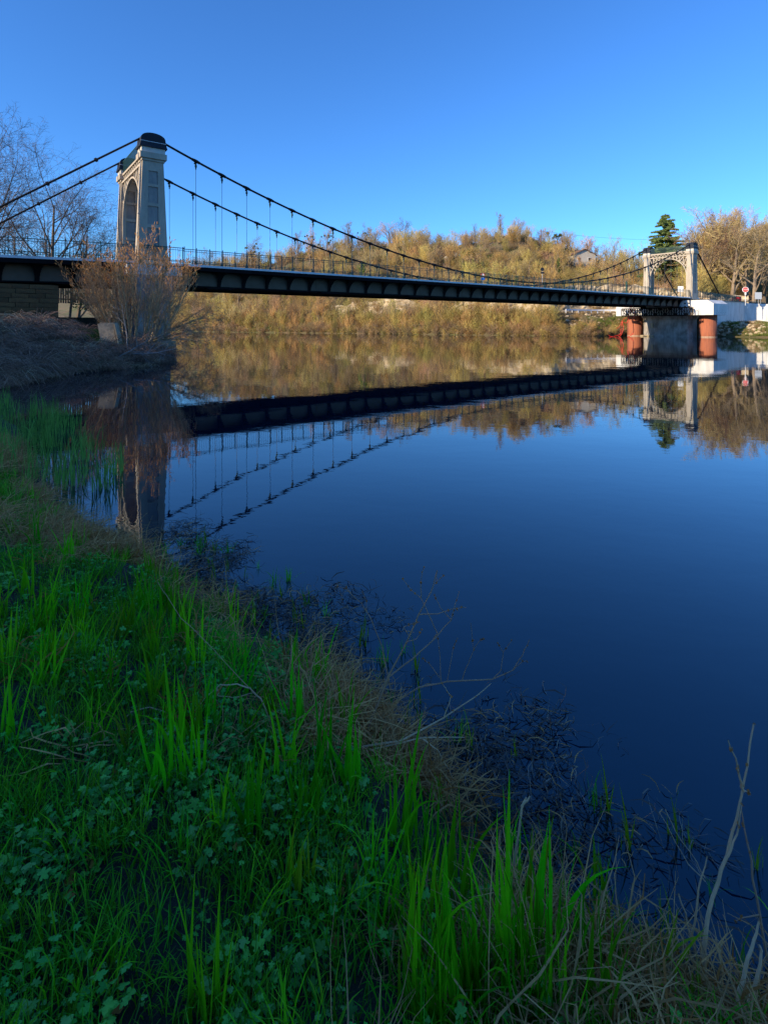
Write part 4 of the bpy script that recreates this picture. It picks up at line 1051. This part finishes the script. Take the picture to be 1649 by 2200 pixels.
for i in range(10):   # dark drooping boughs on the river side
    d = Vector((1, R.uniform(-.5, .4), R.uniform(.25, .6))).normalized()
    P = dict(lv=3, seg=[6, 4, 3, 2], wob=[.14, .25, .3, .3], trop=[-.05, -.05, -.08, -.05], n=[7, 5, 4], f0=[.35, .2, .2], ang=[(20, 50), (20, 50), (20, 50)], lf=[(.3, .45), (.4, .55), (.45, .6)], rf=[.5, .55, .6], rmin=.009, tl=0, tubetip=True)
    grow(sm, tm_, Vector((.4, 0, .3)), d, R.uniform(4.2, 5.6), .05, 0, P)
for p, d, q in tips:
    if p.z < 4.0 and R.random() < .9: continue
    for k in range(2 if p.z > 4.8 else 1):
        e = (d + perp(d) * .4 + Vector((0, 0, .2))).normalized(); b_ = q.lerp(p, R.random())
        cm_.ribbon([b_, b_ + e * .09, b_ + e * .19], [.012, .034, .010])
bush.scale = (.86, .9, 1)
sm.build('stems', M_st, bush); tm_.build('twigs', M_tw, bush); tag(cm_.build('catkins', M_cat, bush), kind='stuff')

# ---- brambles and dry growth on the left bank
def bramble(seed, n, L0, w0, m_):
    R.seed(seed); m = MB()
    for i in range(n):
        a = R.uniform(0, 6.28); r_ = .5 * R.random(); p = Vector((math.cos(a) * r_, math.sin(a) * r_, -.05)); a2_ = R.uniform(0, 6.28); L_ = L0 * R.uniform(.5, 1.1); q = [p]
        for k in range(4):
            f = (k + 1) / 4; q.append(p + Vector((math.cos(a2_) * L_ * f * .8, math.sin(a2_) * L_ * f * .8, L_ * (1.1 * f - 1.05 * f * f))) + Vector((R.gauss(0, .04), R.gauss(0, .04), R.gauss(0, .04))))
        m.tube(q, [w0, w0, w0 * .8, w0 * .6, w0 * .3], 3)
    return m.mesh('bramble', m_)
M_br1 = mat('bramble_canes', (.27, .155, .10), (.17, .10, .07), scale=2, rnd=.6); M_br2 = mat('dry_stalks', (.46, .33, .19), (.30, .22, .14), scale=2, rnd=.5)
bp = [bramble(1, 60, 1.0, .008, M_br1), bramble(2, 45, 1.5, .010, M_br1), bramble(4, 70, .7, .007, M_br1), bramble(3, 50, .8, .006, M_br2)]
R.seed(5); pts, sc = [], []
while len(pts) < 2800:
    y = R.uniform(17.0, 44); x = R.uniform(-.78 * y - 1, -9)
    d = float(near_d(np.array(x), np.array(y)))
    if d < -.15 or d > 16: continue
    if d > 1 and x > -15.6 and 27.5 < y < 30 and R.random() < .8: continue
    pts.append((x, y, nz(x, y))); sc.append(R.uniform(.5, 1.15))
sb = [bramble(6, 30, 2.2, .013, M_br1), bramble(7, 26, 1.9, .012, M_br2)]
p2_ = R.sample(pts, 170)
tag(scatter('dead_scrub', p2_, zrot(170, .4), [R.uniform(.6, 1.1) for _ in p2_], sb), 'long arching dead stems standing over the brambles of the left bank', 'dead scrub')
tag(scatter('brambles', pts, zrot(len(pts)), sc, bp), 'tangled grey-brown brambles and dead stalks on the shaded left bank', 'brambles')
m = MB()
M_gd = mat('shaded_bank_grass', (.05, .16, .02), (.07, .12, .02), scale=3, rnd=.2, trans=.3)
for i in range(140):
    b0 = Vector((R.gauss(0, .25), R.gauss(0, .25), -.03)); m.ribbon([b0, b0 + Vector((R.gauss(0, .05), R.gauss(0, .05), .2)), b0 + Vector((R.gauss(0, .12), R.gauss(0, .12), .3))], [.02, .014, .003])
gt = m.mesh('grass_tuft', M_gd); pts = []
for _ in range(230):
    q = near_at(R.gauss(205, 16), R.gauss(29.5, 1.2)); pts.append(q)
tag(scatter('bank_grass', pts, zrot(len(pts)), [R.uniform(.6, 1.3) for _ in pts], [gt]), 'patch of fresh green grass beside the concrete block', 'grass')
# driftwood and dead branches at the foot of the bush
R.seed(31)
def dead_branch(px, Y, h, d, lab, seed, r=.03, name='dead_branch', z=None):
    R.seed(seed); tm, cm = MB(), MB()
    P = dict(lv=3, seg=[5, 4, 3, 2], wob=[.25, .3, .35, .3], trop=[.02, .02, .0, 0], n=[5, 4, 3], f0=[.25, .2, .2], ang=[(25, 60), (25, 60), (25, 60)], lf=[(.35, .6), (.4, .6), (.4, .6)], rf=[.6, .6, .6], rmin=.006, tl=0, tubetip=True)
    grow(tm, cm, Vector((0, 0, 0)), Vector(d).normalized(), h, r, 0, P)
    p = near_at(px, Y); 
    if z is not None: p.z = z
    t_ = thing(name, lab, 'dead branch', p); tm.build('limb', M_drift, t_); cm.build('twigs', M_drift, t_)
M_drift = mat('bleached_wood', (.30, .27, .25), (.2, .18, .165), scale=3)
dead_branch(275, 27.5, 2.6, (.05, 0, 1), 'pale upright dead branch standing at the foot of the orange bush', 3)
dead_branch(262, 26.6, 2.8, (1, .1, .16), 'pale dead bough lying along the water below the bush, pointing right', 4, .05)
dead_branch(250, 26.0, 2.0, (.9, -.1, .5), 'short slanting dead bough left of the one lying along the water', 6, .045)
dead_branch(300, 27.6, 2.2, (1, .3, .55), 'fan of dead grey twigs reaching towards the pier base', 9, .03)
st = MB(); 
pl2 = MB().tube([W(232, 806, 24.3), W(318, 801, 25.0)], .02, 5, True).build('floating_pole', M_drift); tag(pl2, 'long thin pole floating along the water below the bush', 'pole')
a_ = rk[0]; rr_ = put('pale_stone', a_, None, W(186, 804, 23.9)); rr_.location.z = .05; rr_.scale = (1.2, 1, 1); tag(rr_, 'single pale stone at the waterline left of the dead boughs', 'stone')

# ================================================================ FOREGROUND
M_blade = mat('lush_blade', (.07, .44, .006), (.15, .52, .006), scale=3, rnd=.45, hue=.025, rough=.45, trans=.45, spec=.18)
M_blady = mat('yellow_green_blade', (.16, .30, .006), (.20, .28, .01), scale=3, rnd=.2, rough=.45, trans=.38, spec=.18)
M_grass = mat('short_grass', (.06, .32, .012), (.13, .40, .015), scale=4, rnd=.5, hue=.03, rough=.5, trans=.4, spec=.18)
M_leaf = mat('broad_leaves', (.06, .34, .06), (.12, .42, .05), scale=6, rnd=.5, hue=.02, rough=.45, trans=.25, spec=.18)
M_leafp = mat('pale_leaves', (.14, .38, .09), (.18, .42, .08), scale=6, rnd=.2, rough=.5, trans=.25, spec=.18)
M_reed = mat('pale_reed', (.13, .34, .05), (.20, .36, .07), scale=2, rnd=.25, rough=.5, trans=.3, spec=.18)
M_straw = mat('straw', (.66, .35, .13), (.44, .23, .09), scale=5, rnd=.3, trans=.15, spec=.18)
M_straw2 = mat('rusty_dead_leaf', (.46, .18, .04), (.30, .13, .04), scale=5, rnd=.3, trans=.2, spec=.18)
M_debris = mat('wet_debris', (.04, .034, .028), (.07, .05, .035), scale=6, rnd=.3, rough=.4)
M_stalk = mat('dead_stalk', (.74, .48, .26), (.52, .34, .19), scale=5)
M_twigd = mat('weed_twig', (.50, .28, .15), (.36, .20, .11), scale=5)

def blade(m, base, L_, w_, lean, az, bend, nseg=6, fold=True, twist=0.0):
    base = Vector(base); h = Vector((math.cos(az), math.sin(az), 0)); pts_ = []
    for i in range(nseg + 1):
        f = i / nseg; an = lean + bend * f * f
        if i == 0: p = base.copy()
        else: p = pts_[-1] + (h * math.sin(an) + Vector((0, 0, math.cos(an)))) * (L_ / nseg)
        pts_.append(p)
    ta = az + math.pi / 2 + twist; sd_ = Vector((math.cos(ta), math.sin(ta), 0)); nn = h * -1
    o = len(m.v)
    for i, p in enumerate(pts_):
        f = i / nseg; ww = w_ * (min(1, .55 + f * 1.6) if f < .5 else 1) * (1 - max(0, (f - .35) / .65) ** 1.6) + .0004
        m.v.append(tuple(p - sd_ * ww / 2)); 
        if fold: m.v.append(tuple(p - nn * ww * .18))
        m.v.append(tuple(p + sd_ * ww / 2))
    k = 3 if fold else 2
    for i in range(nseg):
        for j in range(k - 1):
            m.f.append((o + i * k + j, o + i * k + j + 1, o + (i + 1) * k + j + 1, o + (i + 1) * k + j))
def tuft(seed, n, r_, L_, w_, m_, bend=(.2, 1.4), lean=(0, .5), nseg=4):
    R.seed(seed); m = MB()
    for i in range(n):
        a = R.uniform(0, 6.28); q = r_ * R.random() ** .5
        blade(m, (math.cos(a) * q, math.sin(a) * q, -.012), R.uniform(*L_), R.uniform(*w_), R.uniform(*lean), R.uniform(0, 6.28), R.uniform(*bend), nseg, False, R.uniform(-1, 1))
    return m.mesh('grass_tuft', m_)
def leaf_shape(m, c, d, n_, s_, lobes=5):
    d = d.normalized(); sd_ = d.cross(n_).normalized(); n_ = sd_.cross(d); out = []
    K = lobes * 4
    for i in range(K + 1):
        a = -2.5 + 5.0 * i / K; rr = s_ * (.52 + .48 * abs(math.cos(a * lobes / 2.6)) ** .8) * R.uniform(.85, 1.1) * (.75 + .25 * math.cos(a))
        out.append(c + d * (s_ * .25 + rr * math.cos(a)) + sd_ * rr * math.sin(a) * .9 + n_ * (-.18 * rr * abs(math.sin(a)) + R.uniform(-.03, .03) * s_))
    o = len(m.v); m.v.append(tuple(c + d * s_ * .25)); m.v.extend(tuple(p) for p in out)
    for i in range(K): m.f.append((o, o + 1 + i, o + 2 + i))
def leafy(seed, n, r_, s_, hmax, m_, lobes=5):
    R.seed(seed); m = MB()
    for i in range(n):
        a = R.uniform(0, 6.28); q = r_ * R.random() ** .6; c = Vector((math.cos(a) * q, math.sin(a) * q, R.uniform(.25, 1) * hmax))
        m.tube([(c.x * .3, c.y * .3, -.01), (c.x * .8, c.y * .8, c.z * .7), tuple(c)], .0011, 3)
        d = Vector((math.cos(a + R.uniform(-.8, .8)), math.sin(a + R.uniform(-.8, .8)), R.uniform(-.35, .25)))
        leaf_shape(m, c, d, Vector((R.uniform(-.4, .4), R.uniform(-.4, .4), 1)), s_ * R.uniform(.55, 1.15), lobes)
    return m.mesh('leafy_plant', m_)
def strawm(seed, n, r_, L_, m_, w_=.0032, up=.25):
    R.seed(seed); m = MB()
    for i in range(n):
        a = R.uniform(0, 6.28); q = r_ * R.random() ** .5; p = Vector((math.cos(a) * q, math.sin(a) * q, R.uniform(0, .05))); d = Vector((R.gauss(0, 1), R.gauss(0, 1), R.gauss(up, .35))).normalized()
        L2_ = R.uniform(*L_); c = perp(d) * L2_ * R.uniform(.05, .3); g_ = Vector((0, 0, -L2_ * R.uniform(.0, .4)))
        m.ribbon([p, p + d * L2_ * .35 + c * .8, p + d * L2_ * .7 + c + g_ * .5, p + d * L2_ + c * .3 + g_], [w_, w_ * R.uniform(.8, 2.2), w_, w_ * .4])
    return m.mesh('straw', m_)
# local density fields
def fg_points(n, f, ylo=.5, yhi=6.0, xlo=None):
    o = []
    while len(o) < n:
        ys_ = np.array([ylo + (yhi - ylo) * R.random() for _ in range(3000)]); xs_ = np.array([R.uniform(-.80 * y - 1.1, min(1.9, .82 * y + .3)) for y in ys_])
        ds_ = near_d(xs_, ys_); zs_ = near_z(xs_, ys_)
        for x, y, d, z in zip(xs_.tolist(), ys_.tolist(), ds_.tolist(), zs_.tolist()):
            if d > -.2 and f(x, y, d):
                o.append((x, y, z))
                if len(o) >= n: break
    return o
def nfb(x, y, s_, o=0): return float(fbm(np.array(x * s_ + o), np.array(y * s_ + o)))
R.seed(61)
gt1 = [tuft(70 + i, 26, .07, (.05, .13), (.0025, .0045), M_grass) for i in range(4)] + [tuft(75, 14, .06, (.08, .15), (.003, .005), M_blade, (.4, 1.6), (0, .5))]
pts = fg_points(2500, lambda x, y, d: d > .02 and (nfb(x, y, 1.3, 3) < .60 or R.random() < .35) and (d > .35 or R.random() < .45) and R.random() < min(1, 3.2 / y))
pts += fg_points(1500, lambda x, y, d: d > .3 and x < -.1 and R.random() < .8, 4.5, 15.0)
tag(scatter('grass', pts, zrot(len(pts)), [R.uniform(.7, 1.35) * (1.5 if p[1] > 5 else 1) for p in pts], gt1), 'short green grass covering the shaded near bank', 'grass')
lf1 = [leafy(80, 13, .075, .021, .07, M_leaf, 6), leafy(81, 14, .07, .017, .09, M_leaf, 9), leafy(82, 18, .08, .012, .05, M_leaf, 5), leafy(84, 10, .08, .024, .08, M_leaf, 8), leafy(83, 9, .06, .018, .08, M_leafp, 5), leafy(85, 5, .07, .02, .03, M_straw2, 4)]
pts = fg_points(1500, lambda x, y, d: d > .22 and (nfb(x, y, 1.9, 9) > .46 or R.random() < .15) and R.random() < min(1, 2.6 / y))
pts += fg_points(420, lambda x, y, d: d > .5 and nfb(x, y, .9, 9) > .45, 4, 9)
tag(scatter('leafy_ground_cover', pts, zrot(len(pts)), [R.uniform(.45, 1.2) for p in pts], lf1), 'lobed-leaf ground cover among the grass at the lower left', 'ground cover')
sw = [strawm(90, 60, .13, (.08, .28), M_straw), strawm(91, 50, .12, (.1, .35), M_straw, .0026, .5), strawm(92, 45, .12, (.08, .22), M_straw), strawm(93, 22, .1, (.08, .2), M_straw2, .005, .5)]
pts = fg_points(500, lambda x, y, d: -.05 < d < .55 and nfb(x, y, 1.5, 20) > .51 - (.07 if d < .25 else 0) and (x < .2 or R.random() < .5) and R.random() < 1.15 - d * 1.5, .8, 9)
pts += fg_points(230, lambda x, y, d: -.05 < d < .85 and nfb(x, y, 1.2, 20) > .44, 3.6, 9)
pts += fg_points(28, lambda x, y, d: d > .4, .8, 7)
tag(scatter('dead_straw', pts, zrot(len(pts), .3), [R.uniform(.6, 1.25) for p in pts], sw), 'matted dead straw along the edge of the near bank', 'straw')
db = [strawm(95, 16, .13, (.05, .16), M_debris, .004, -.2), strawm(96, 12, .15, (.05, .2), M_debris, .003, .1), strawm(97, 8, .1, (.05, .12), M_straw, .003, .1)]
pts = []
while len(pts) < 1250:
    y = R.uniform(1.2, 6.0); x = R.uniform(-2.5, 1.9); d = float(near_d(np.array(x), np.array(y)))
    if -1.0 < d < .05 and R.random() < (1 + d * .95) and nfb(x, y, 2.0, 40) > .45: pts.append((x, y, -.012))
tag(scatter('floating_debris', pts, [(0, 0, R.uniform(0, 6.28)) for _ in pts], [R.uniform(.5, 1.2) for _ in pts], db), 'dark twigs and dead weed floating at the edge of the river', 'debris')

# ---- tall blade clumps, each a plant of its own
def clump_mesh(seed, n, L_, w_, m_, fan=.32, r_=.05):
    R.seed(seed); m = MB()
    for i in range(n):
        a = R.uniform(0, 6.28); q = r_ * R.random() ** .5
        blade(m, (math.cos(a) * q, math.sin(a) * q, -.03), L_ * R.uniform(.45, 1.05), w_ * R.uniform(.6, 1.15), abs(R.gauss(0, fan * .55)), R.uniform(0, 6.28), R.uniform(0, .35) if R.random() < .85 else R.uniform(.8, 2.0), 8, True, R.uniform(-1.4, 1.4))
    return m.mesh('leaves', m_)
CL = [clump_mesh(101, 14, .42, .013, M_blade), clump_mesh(102, 18, .40, .012, M_blade), clump_mesh(103, 10, .46, .014, M_blade, .25), clump_mesh(104, 8, .34, .012, M_blady, .4), clump_mesh(105, 12, .36, .010, M_blade, .42)]
CY = [clump_mesh(106, 6, .30, .009, M_blady, .5, .03), clump_mesh(107, 9, .22, .007, M_blade, .6, .03)]
def gpt(px, py):
    k = (px - HX) / FPX; q = (HY - py) / FPX
    ys_ = np.geomspace(.7, 30, 900); zz = near_z(k * ys_, ys_); zz = np.maximum(zz, 0); i = np.argmax(EYE + q * ys_ <= zz)
    return Vector((k * ys_[i], ys_[i], float(zz[i])))
R.seed(77)
bases = [(60, 1285), (100, 1350), (190, 1420), (255, 1345), (130, 1575), (320, 1520), (372, 1620), (350, 1700), (425, 1590), (505, 1500), (560, 1715), (640, 1570), (685, 1500), (605, 1670), (735, 1590), (480, 1790),
         (640, 1905), (805, 1900), (955, 1960), (1005, 2060), (1105, 1965), (1185, 2060), (1062, 2110), (1200, 1940), (1285, 1960), (870, 1820), (1385, 2110), (1485, 2150), (450, 2195), (885, 2195), (40, 1160), (150, 1215),
         (505, 1370), (425, 1440), (30, 1420), (215, 1500), (290, 1610), (410, 1680), (520, 1600), (580, 1560), (455, 1560), (700, 1680), (760, 1700), (330, 1420), (990, 1940), (1050, 1990), (1130, 2030), (1150, 2130), (1250, 2080), (1320, 2060), (200, 1600), (10, 1600), (905, 2020), (930, 1880), (545, 1800), (170, 1330), (95, 1480), (660, 1770), (830, 2010), (1010, 2170), (1290, 2180)]
def zone(p):
    px = HX + FPX * p.x / p.y; py = HY - FPX * (p.z - EYE) / p.y
    a = 'at the left edge' if px < 130 else 'left of centre' if px < 420 else 'mid bank' if px < 720 else 'right of centre' if px < 1050 else 'near the lower right'
    b_ = 'far along the bank' if py < 1250 else 'below the tower reflection' if py < 1450 else 'halfway down' if py < 1700 else 'low down' if py < 1950 else 'at the bottom'
    return a + ', ' + b_
LG = 'tall sword-leaved clumps on the near bank'
def clump(p, i, s_, lab, grp, protos, name='sword_leaf_clump', cat='plant'):
    o = put(name, protos[i], None, p, R.uniform(0, 6.28)); o.scale = (s_, s_, s_); tag(o, lab, cat, grp); return o
for px, py in bases:
    p = gpt(px, py); clump(p, R.randrange(5), (sz := R.uniform(.75, 1.15)) * (1.0 if p.y < 3 else 1.1), ('tall' if sz > .95 else 'medium') + ' green sword-leaved clump ' + zone(p), LG, CL)
n = 0
while n < 80:
    p = gpt(R.uniform(-40, 1300), R.uniform(1090, 2230)); d = float(near_d(np.array(p.x), np.array(p.y)))
    if d < .15 or (p.y < 2.5 and p.x < .1) or nfb(p.x, p.y, 1.1, 50) < .45: continue
    clump(p, R.randrange(5), (sz := R.uniform(.5, .95)), ('slim' if sz > .72 else 'short') + ' green sword-leaved clump ' + zone(p), LG, CL); n += 1
# small sprouts at the water's edge
n = 0
while n < 110:
    y = R.uniform(1.3, 5.2); x = R.uniform(-2, 1.8); d = float(near_d(np.array(x), np.array(y)))
    if not -.7 < d < .12: continue
    p = Vector((x, y, max(nz(x, y), -.01))); clump(p, R.randrange(2), R.uniform(.35, .95), 'sprout ' + ('in the water ' if d < -.15 else 'at the waterline ') + zone(p), "sprouts at the water's edge", CY, 'water_sprout'); n += 1
p = gpt(1300, 1745); clump(p, 0, .85, 'bright yellow-green sprout standing alone in the water left of the tall stalks', None, CY, 'water_sprout')
# reeds in the shallows on the left
RD = [clump_mesh(110, 16, .62, .013, M_reed, .22, .16), clump_mesh(111, 14, .55, .014, M_reed, .2, .18), clump_mesh(112, 18, .6, .012, M_reed, .25, .2)]
R.seed(83)
n = 0
while n < 92:
    y = R.uniform(6.2, 14.2); x = R.uniform(-.75 * y, -.30 * y); d = float(near_d(np.array(x), np.array(y)))
    if not -1.15 < d < .9: continue
    px = HX + FPX * x / y
    if px > 262: continue
    p = Vector((x, y, max(nz(x, y), -.03))); o = clump(p, R.randrange(3), R.uniform(.7, 1.12), 'pale reed clump ' + ('out in the shallows ' if d < -.3 else 'at the edge of the bank ') + ('by the left edge' if px < 90 else 'amid the reeds' if px < 180 else 'at the right end') + (', far back' if y > 10 else ', in front'), 'reeds in the left shallows', RD, 'reed_clump', 'reeds'); n += 1

# ---- dead weed stems with branches (traced in space, each with its own depth)
def stem_thing(name, lab, chains, base_px, Y0, r0, m_, cat='dead weed', out=.25, buds=True):
    p0 = gpt(*base_px); t_ = thing(name, lab, cat, p0)
    stem = MB(); bd = MB()
    for ci, (r_, pts_) in enumerate(chains):
        q = []; Yc = p0.y + (out * R.uniform(-.4, 1.0) if ci else out * .3)
        for i, (px, py) in enumerate(pts_):
            f = (base_px[1] - py) / 400; q.append(W(px, py, Y0 + (Yc - p0.y) * min(1.5, max(0, f))) - p0)
        s_ = []
        for i in range(len(q) - 1):
            for k in range(3): s_.append(q[i].lerp(q[i + 1], k / 3) + Vector((R.gauss(0, .0015), R.gauss(0, .0015), 0)))
        s_.append(q[-1]); nn = len(s_)
        mm_ = MB().tube(s_, [max(.0014, 1.25 * r_ * (1 - .7 * i / nn)) for i in range(nn)], 5)
        if ci == 0: mm_.build('stem', m_, t_)
        else: mm_.build('side_stem', m_, t_)
        if buds:
            for k in range(4): leaf_blob(bd, s_[R.randrange(nn // 2, nn)], (.004, .004, .006), 3, .006)
    if buds: tag(bd.build('seed_heads', M_straw2, t_), kind='stuff')
    return t_
C4 = lambda a: [(500 + x / 2.498, 1200 + y / 2.498) for x, y in a]
C6 = lambda a: [(1100 + x / 3.004, 1500 + y / 3.004) for x, y in a]
C2 = lambda a: [(x / 2.945, 1200 + y / 2.945) for x, y in a]
R.seed(90)
stem_thing('branched_weed', 'large dry branching weed leaning out over the water in the middle', [
    (.0045, C4([(680, 1040), (750, 850), (830, 640), (930, 450), (1000, 300), (1060, 180), (1095, 65)])),
    (.003, C4([(830, 640), (960, 540), (1080, 430), (1170, 330), (1190, 250), (1215, 175)])), (.0022, C4([(1000, 300), (1100, 295), (1180, 270), (1250, 262)])),
    (.0022, C4([(1080, 430), (1095, 400), (1050, 300), (1010, 215), (960, 170), (910, 110)])), (.0018, C4([(1010, 215), (1005, 130), (1025, 45)])), (.0018, C4([(1170, 330), (1110, 260), (1080, 190)])),
    (.0016, C4([(930, 450), (985, 430), (1015, 380)])), (.0016, C4([(950, 420), (915, 370), (960, 350), (1000, 340)])), (.0014, C4([(1095, 65), (1092, 130), (1128, 92)]))], (500 + 680 / 2.498, 1200 + 1070 / 2.498), 2.42, .0045, M_twigd)
stem_thing('branched_weed', 'low dry branching weed spreading far right over the water', [
    (.004, C4([(800, 815), (1000, 690), (1150, 660), (1390, 650), (1500, 600), (1550, 520), (1590, 435)])), (.0022, C4([(1390, 650), (1440, 600), (1450, 500), (1495, 440)])), (.0016, C4([(1450, 505), (1420, 450)])),
    (.0018, C4([(1500, 600), (1550, 550), (1580, 553)])), (.0022, C4([(1115, 660), (1115, 580), (1100, 430)])), (.002, C4([(1230, 650), (1260, 560), (1290, 490), (1275, 345)])), (.0016, C4([(1290, 490), (1320, 440), (1345, 430)])),
    (.0018, C4([(1110, 640), (1050, 560), (1020, 540)])), (.0016, C4([(1150, 660), (1180, 480), (1205, 425)]))], (500 + 790 / 2.498, 1200 + 830 / 2.498), 2.9, .004, M_twigd)
stem_thing('branched_weed', 'arching dry weed stems crossing the straw right of the grass', [
    (.004, C4([(560, 1130), (700, 1010), (900, 980), (1130, 860), (1300, 740), (1385, 670)])), (.003, C4([(700, 1040), (850, 1000), (1020, 960), (1250, 960)])), (.0025, C4([(1020, 970), (1100, 1030), (1180, 1180)])), (.002, C4([(1130, 860), (1170, 740), (1120, 670)]))], (500 + 560 / 2.498, 1200 + 1150 / 2.498), 2.3, .004, M_stalk)
stem_thing('thin_weed', 'thin dry weed curving up left of the big branching weed', [
    (.003, C4([(845, 700), (830, 620), (800, 470), (740, 320), (690, 240), (600, 160), (545, 145)])), (.0016, C4([(720, 290), (715, 230), (695, 175)])), (.0016, C4([(640, 200), (610, 155)]))], (500 + 845 / 2.498, 1200 + 760 / 2.498), 2.9, .003, M_twigd)
stem_thing('tall_dead_stalk', 'tall pale dead stalk rising at the right edge above the water', [
    (.0058, C6([(1235, 1830), (1245, 1500), (1290, 1290), (1380, 1020), (1440, 780), (1490, 560), (1555, 165)])), (.0032, C6([(1490, 600), (1468, 520), (1450, 440), (1390, 270)])), (.003, C6([(1380, 1020), (1450, 880), (1480, 690)])), (.0018, C6([(1490, 600), (1535, 612)]))], (1100 + 1235 / 3.004, 1500 + 1840 / 3.004), 1.62, .006, M_stalk)
stem_thing('tall_dead_stalk', 'brown dead stalk leaning behind the tall pale one at the right edge', [
    (.004, C6([(1650, 1700), (1590, 1400), (1540, 1050), (1500, 870), (1475, 720)])), (.002, C6([(1590, 1400), (1480, 1415), (1440, 1440)]))], (1100 + 1640 / 3.004, 1500 + 1760 / 3.004), 1.75, .004, M_twigd)
stem_thing('broken_reed', 'pale broken reed cane bending at the lower right edge', [(.0055, C6([(1450, 1960), (1500, 1750), (1560, 1560), (1590, 1440)])), (.005, C6([(1490, 2090), (1560, 1850), (1610, 1650), (1590, 1590)]))], (1100 + 1460 / 3.004, 1500 + 2050 / 3.004), 1.5, .005, M_stalk, buds=False)
stem_thing('broken_reed', 'pair of pale bent stalks just left of the tall pale stalk', [(.0042, C6([(1220, 1850), (1190, 1700), (1150, 1560), (1110, 1380), (1070, 1260)])), (.003, C6([(1150, 1560), (1200, 1230), (1255, 1020)]))], (1100 + 1220 / 3.004, 1500 + 1880 / 3.004), 1.7, .004, M_stalk, buds=False)
stem_thing('broken_reed', 'single whitish stalk standing above the green clump at lower centre', [(.005, C6([(-30, 1420), (0, 1180), (60, 700), (90, 640)])), (.004, C6([(60, 700), (112, 632)]))], (1100 - 33 / 3.004, 1500 + 1500 / 3.004), 1.8, .005, M_stalk, buds=False)
stem_thing('arching_stem', 'pale arching stem over the tall leaves in the middle of the bank', [(.0034, C2([(1900, 1500), (1760, 1120), (1650, 890), (1580, 820), (1500, 795), (1390, 800), (1300, 880), (1190, 1010)])), (.0024, C2([(1370, 820), (1380, 870), (1480, 880), (1600, 850)]))], (1900 / 2.945, 1200 + 1540 / 2.945), 2.3, .0035, M_stalk, buds=False)
stem_thing('arching_stem', 'long thin dry stem slanting from the straw down to the right', [(.0018, C2([(1830, 1500), (1790, 1200), (1650, 890), (1500, 740), (1350, 570), (1150, 380), (1050, 230), (1000, 150)])), (.002, C2([(1650, 1090), (1500, 1020), (1400, 950), (1350, 870)]))], (1830 / 2.945, 1200 + 1540 / 2.945), 2.25, .003, M_twigd, buds=False)
stem_thing('arching_stem', 'short bent dry stem among the leaves at the left middle', [(.003, C2([(650, 1160), (760, 1050), (830, 970), (950, 940), (1050, 970), (1130, 1040), (1190, 1105)]))], (650 / 2.945, 1200 + 1180 / 2.945), 2.35, .003, M_stalk, buds=False)
stem_thing('arching_stem', 'two thin crossed stems over the water left of the tall stalks', [(.0016, C6([(1240, 1180), (1140, 1080), (1010, 850), (950, 740), (965, 715)])), (.0016, C6([(1240, 1160), (1190, 1060), (1050, 860), (985, 715)]))], (1100 + 1245 / 3.004, 1500 + 1200 / 3.004), 2.0, .0016, M_stalk, buds=False)

# ---- the wood on the hillside behind the photographer (its shade lies on the near bank)
R.seed(200); pts = []
while len(pts) < 420:
    Sx = R.uniform(30, 80); Px = R.uniform(-150, 66); x = SDX * Sx + SDY * Px; y = SDY * Sx - SDX * Px
    pts.append((x, y, nz(x, y)))
tag(scatter('hillside_wood', pts, zrot(len(pts), .05), [R.uniform(.6, .95) for _ in pts], [PROTO[i]['crown'] for i in OAK + MULT]), 'bare wood on the slope behind the near bank', 'wood')
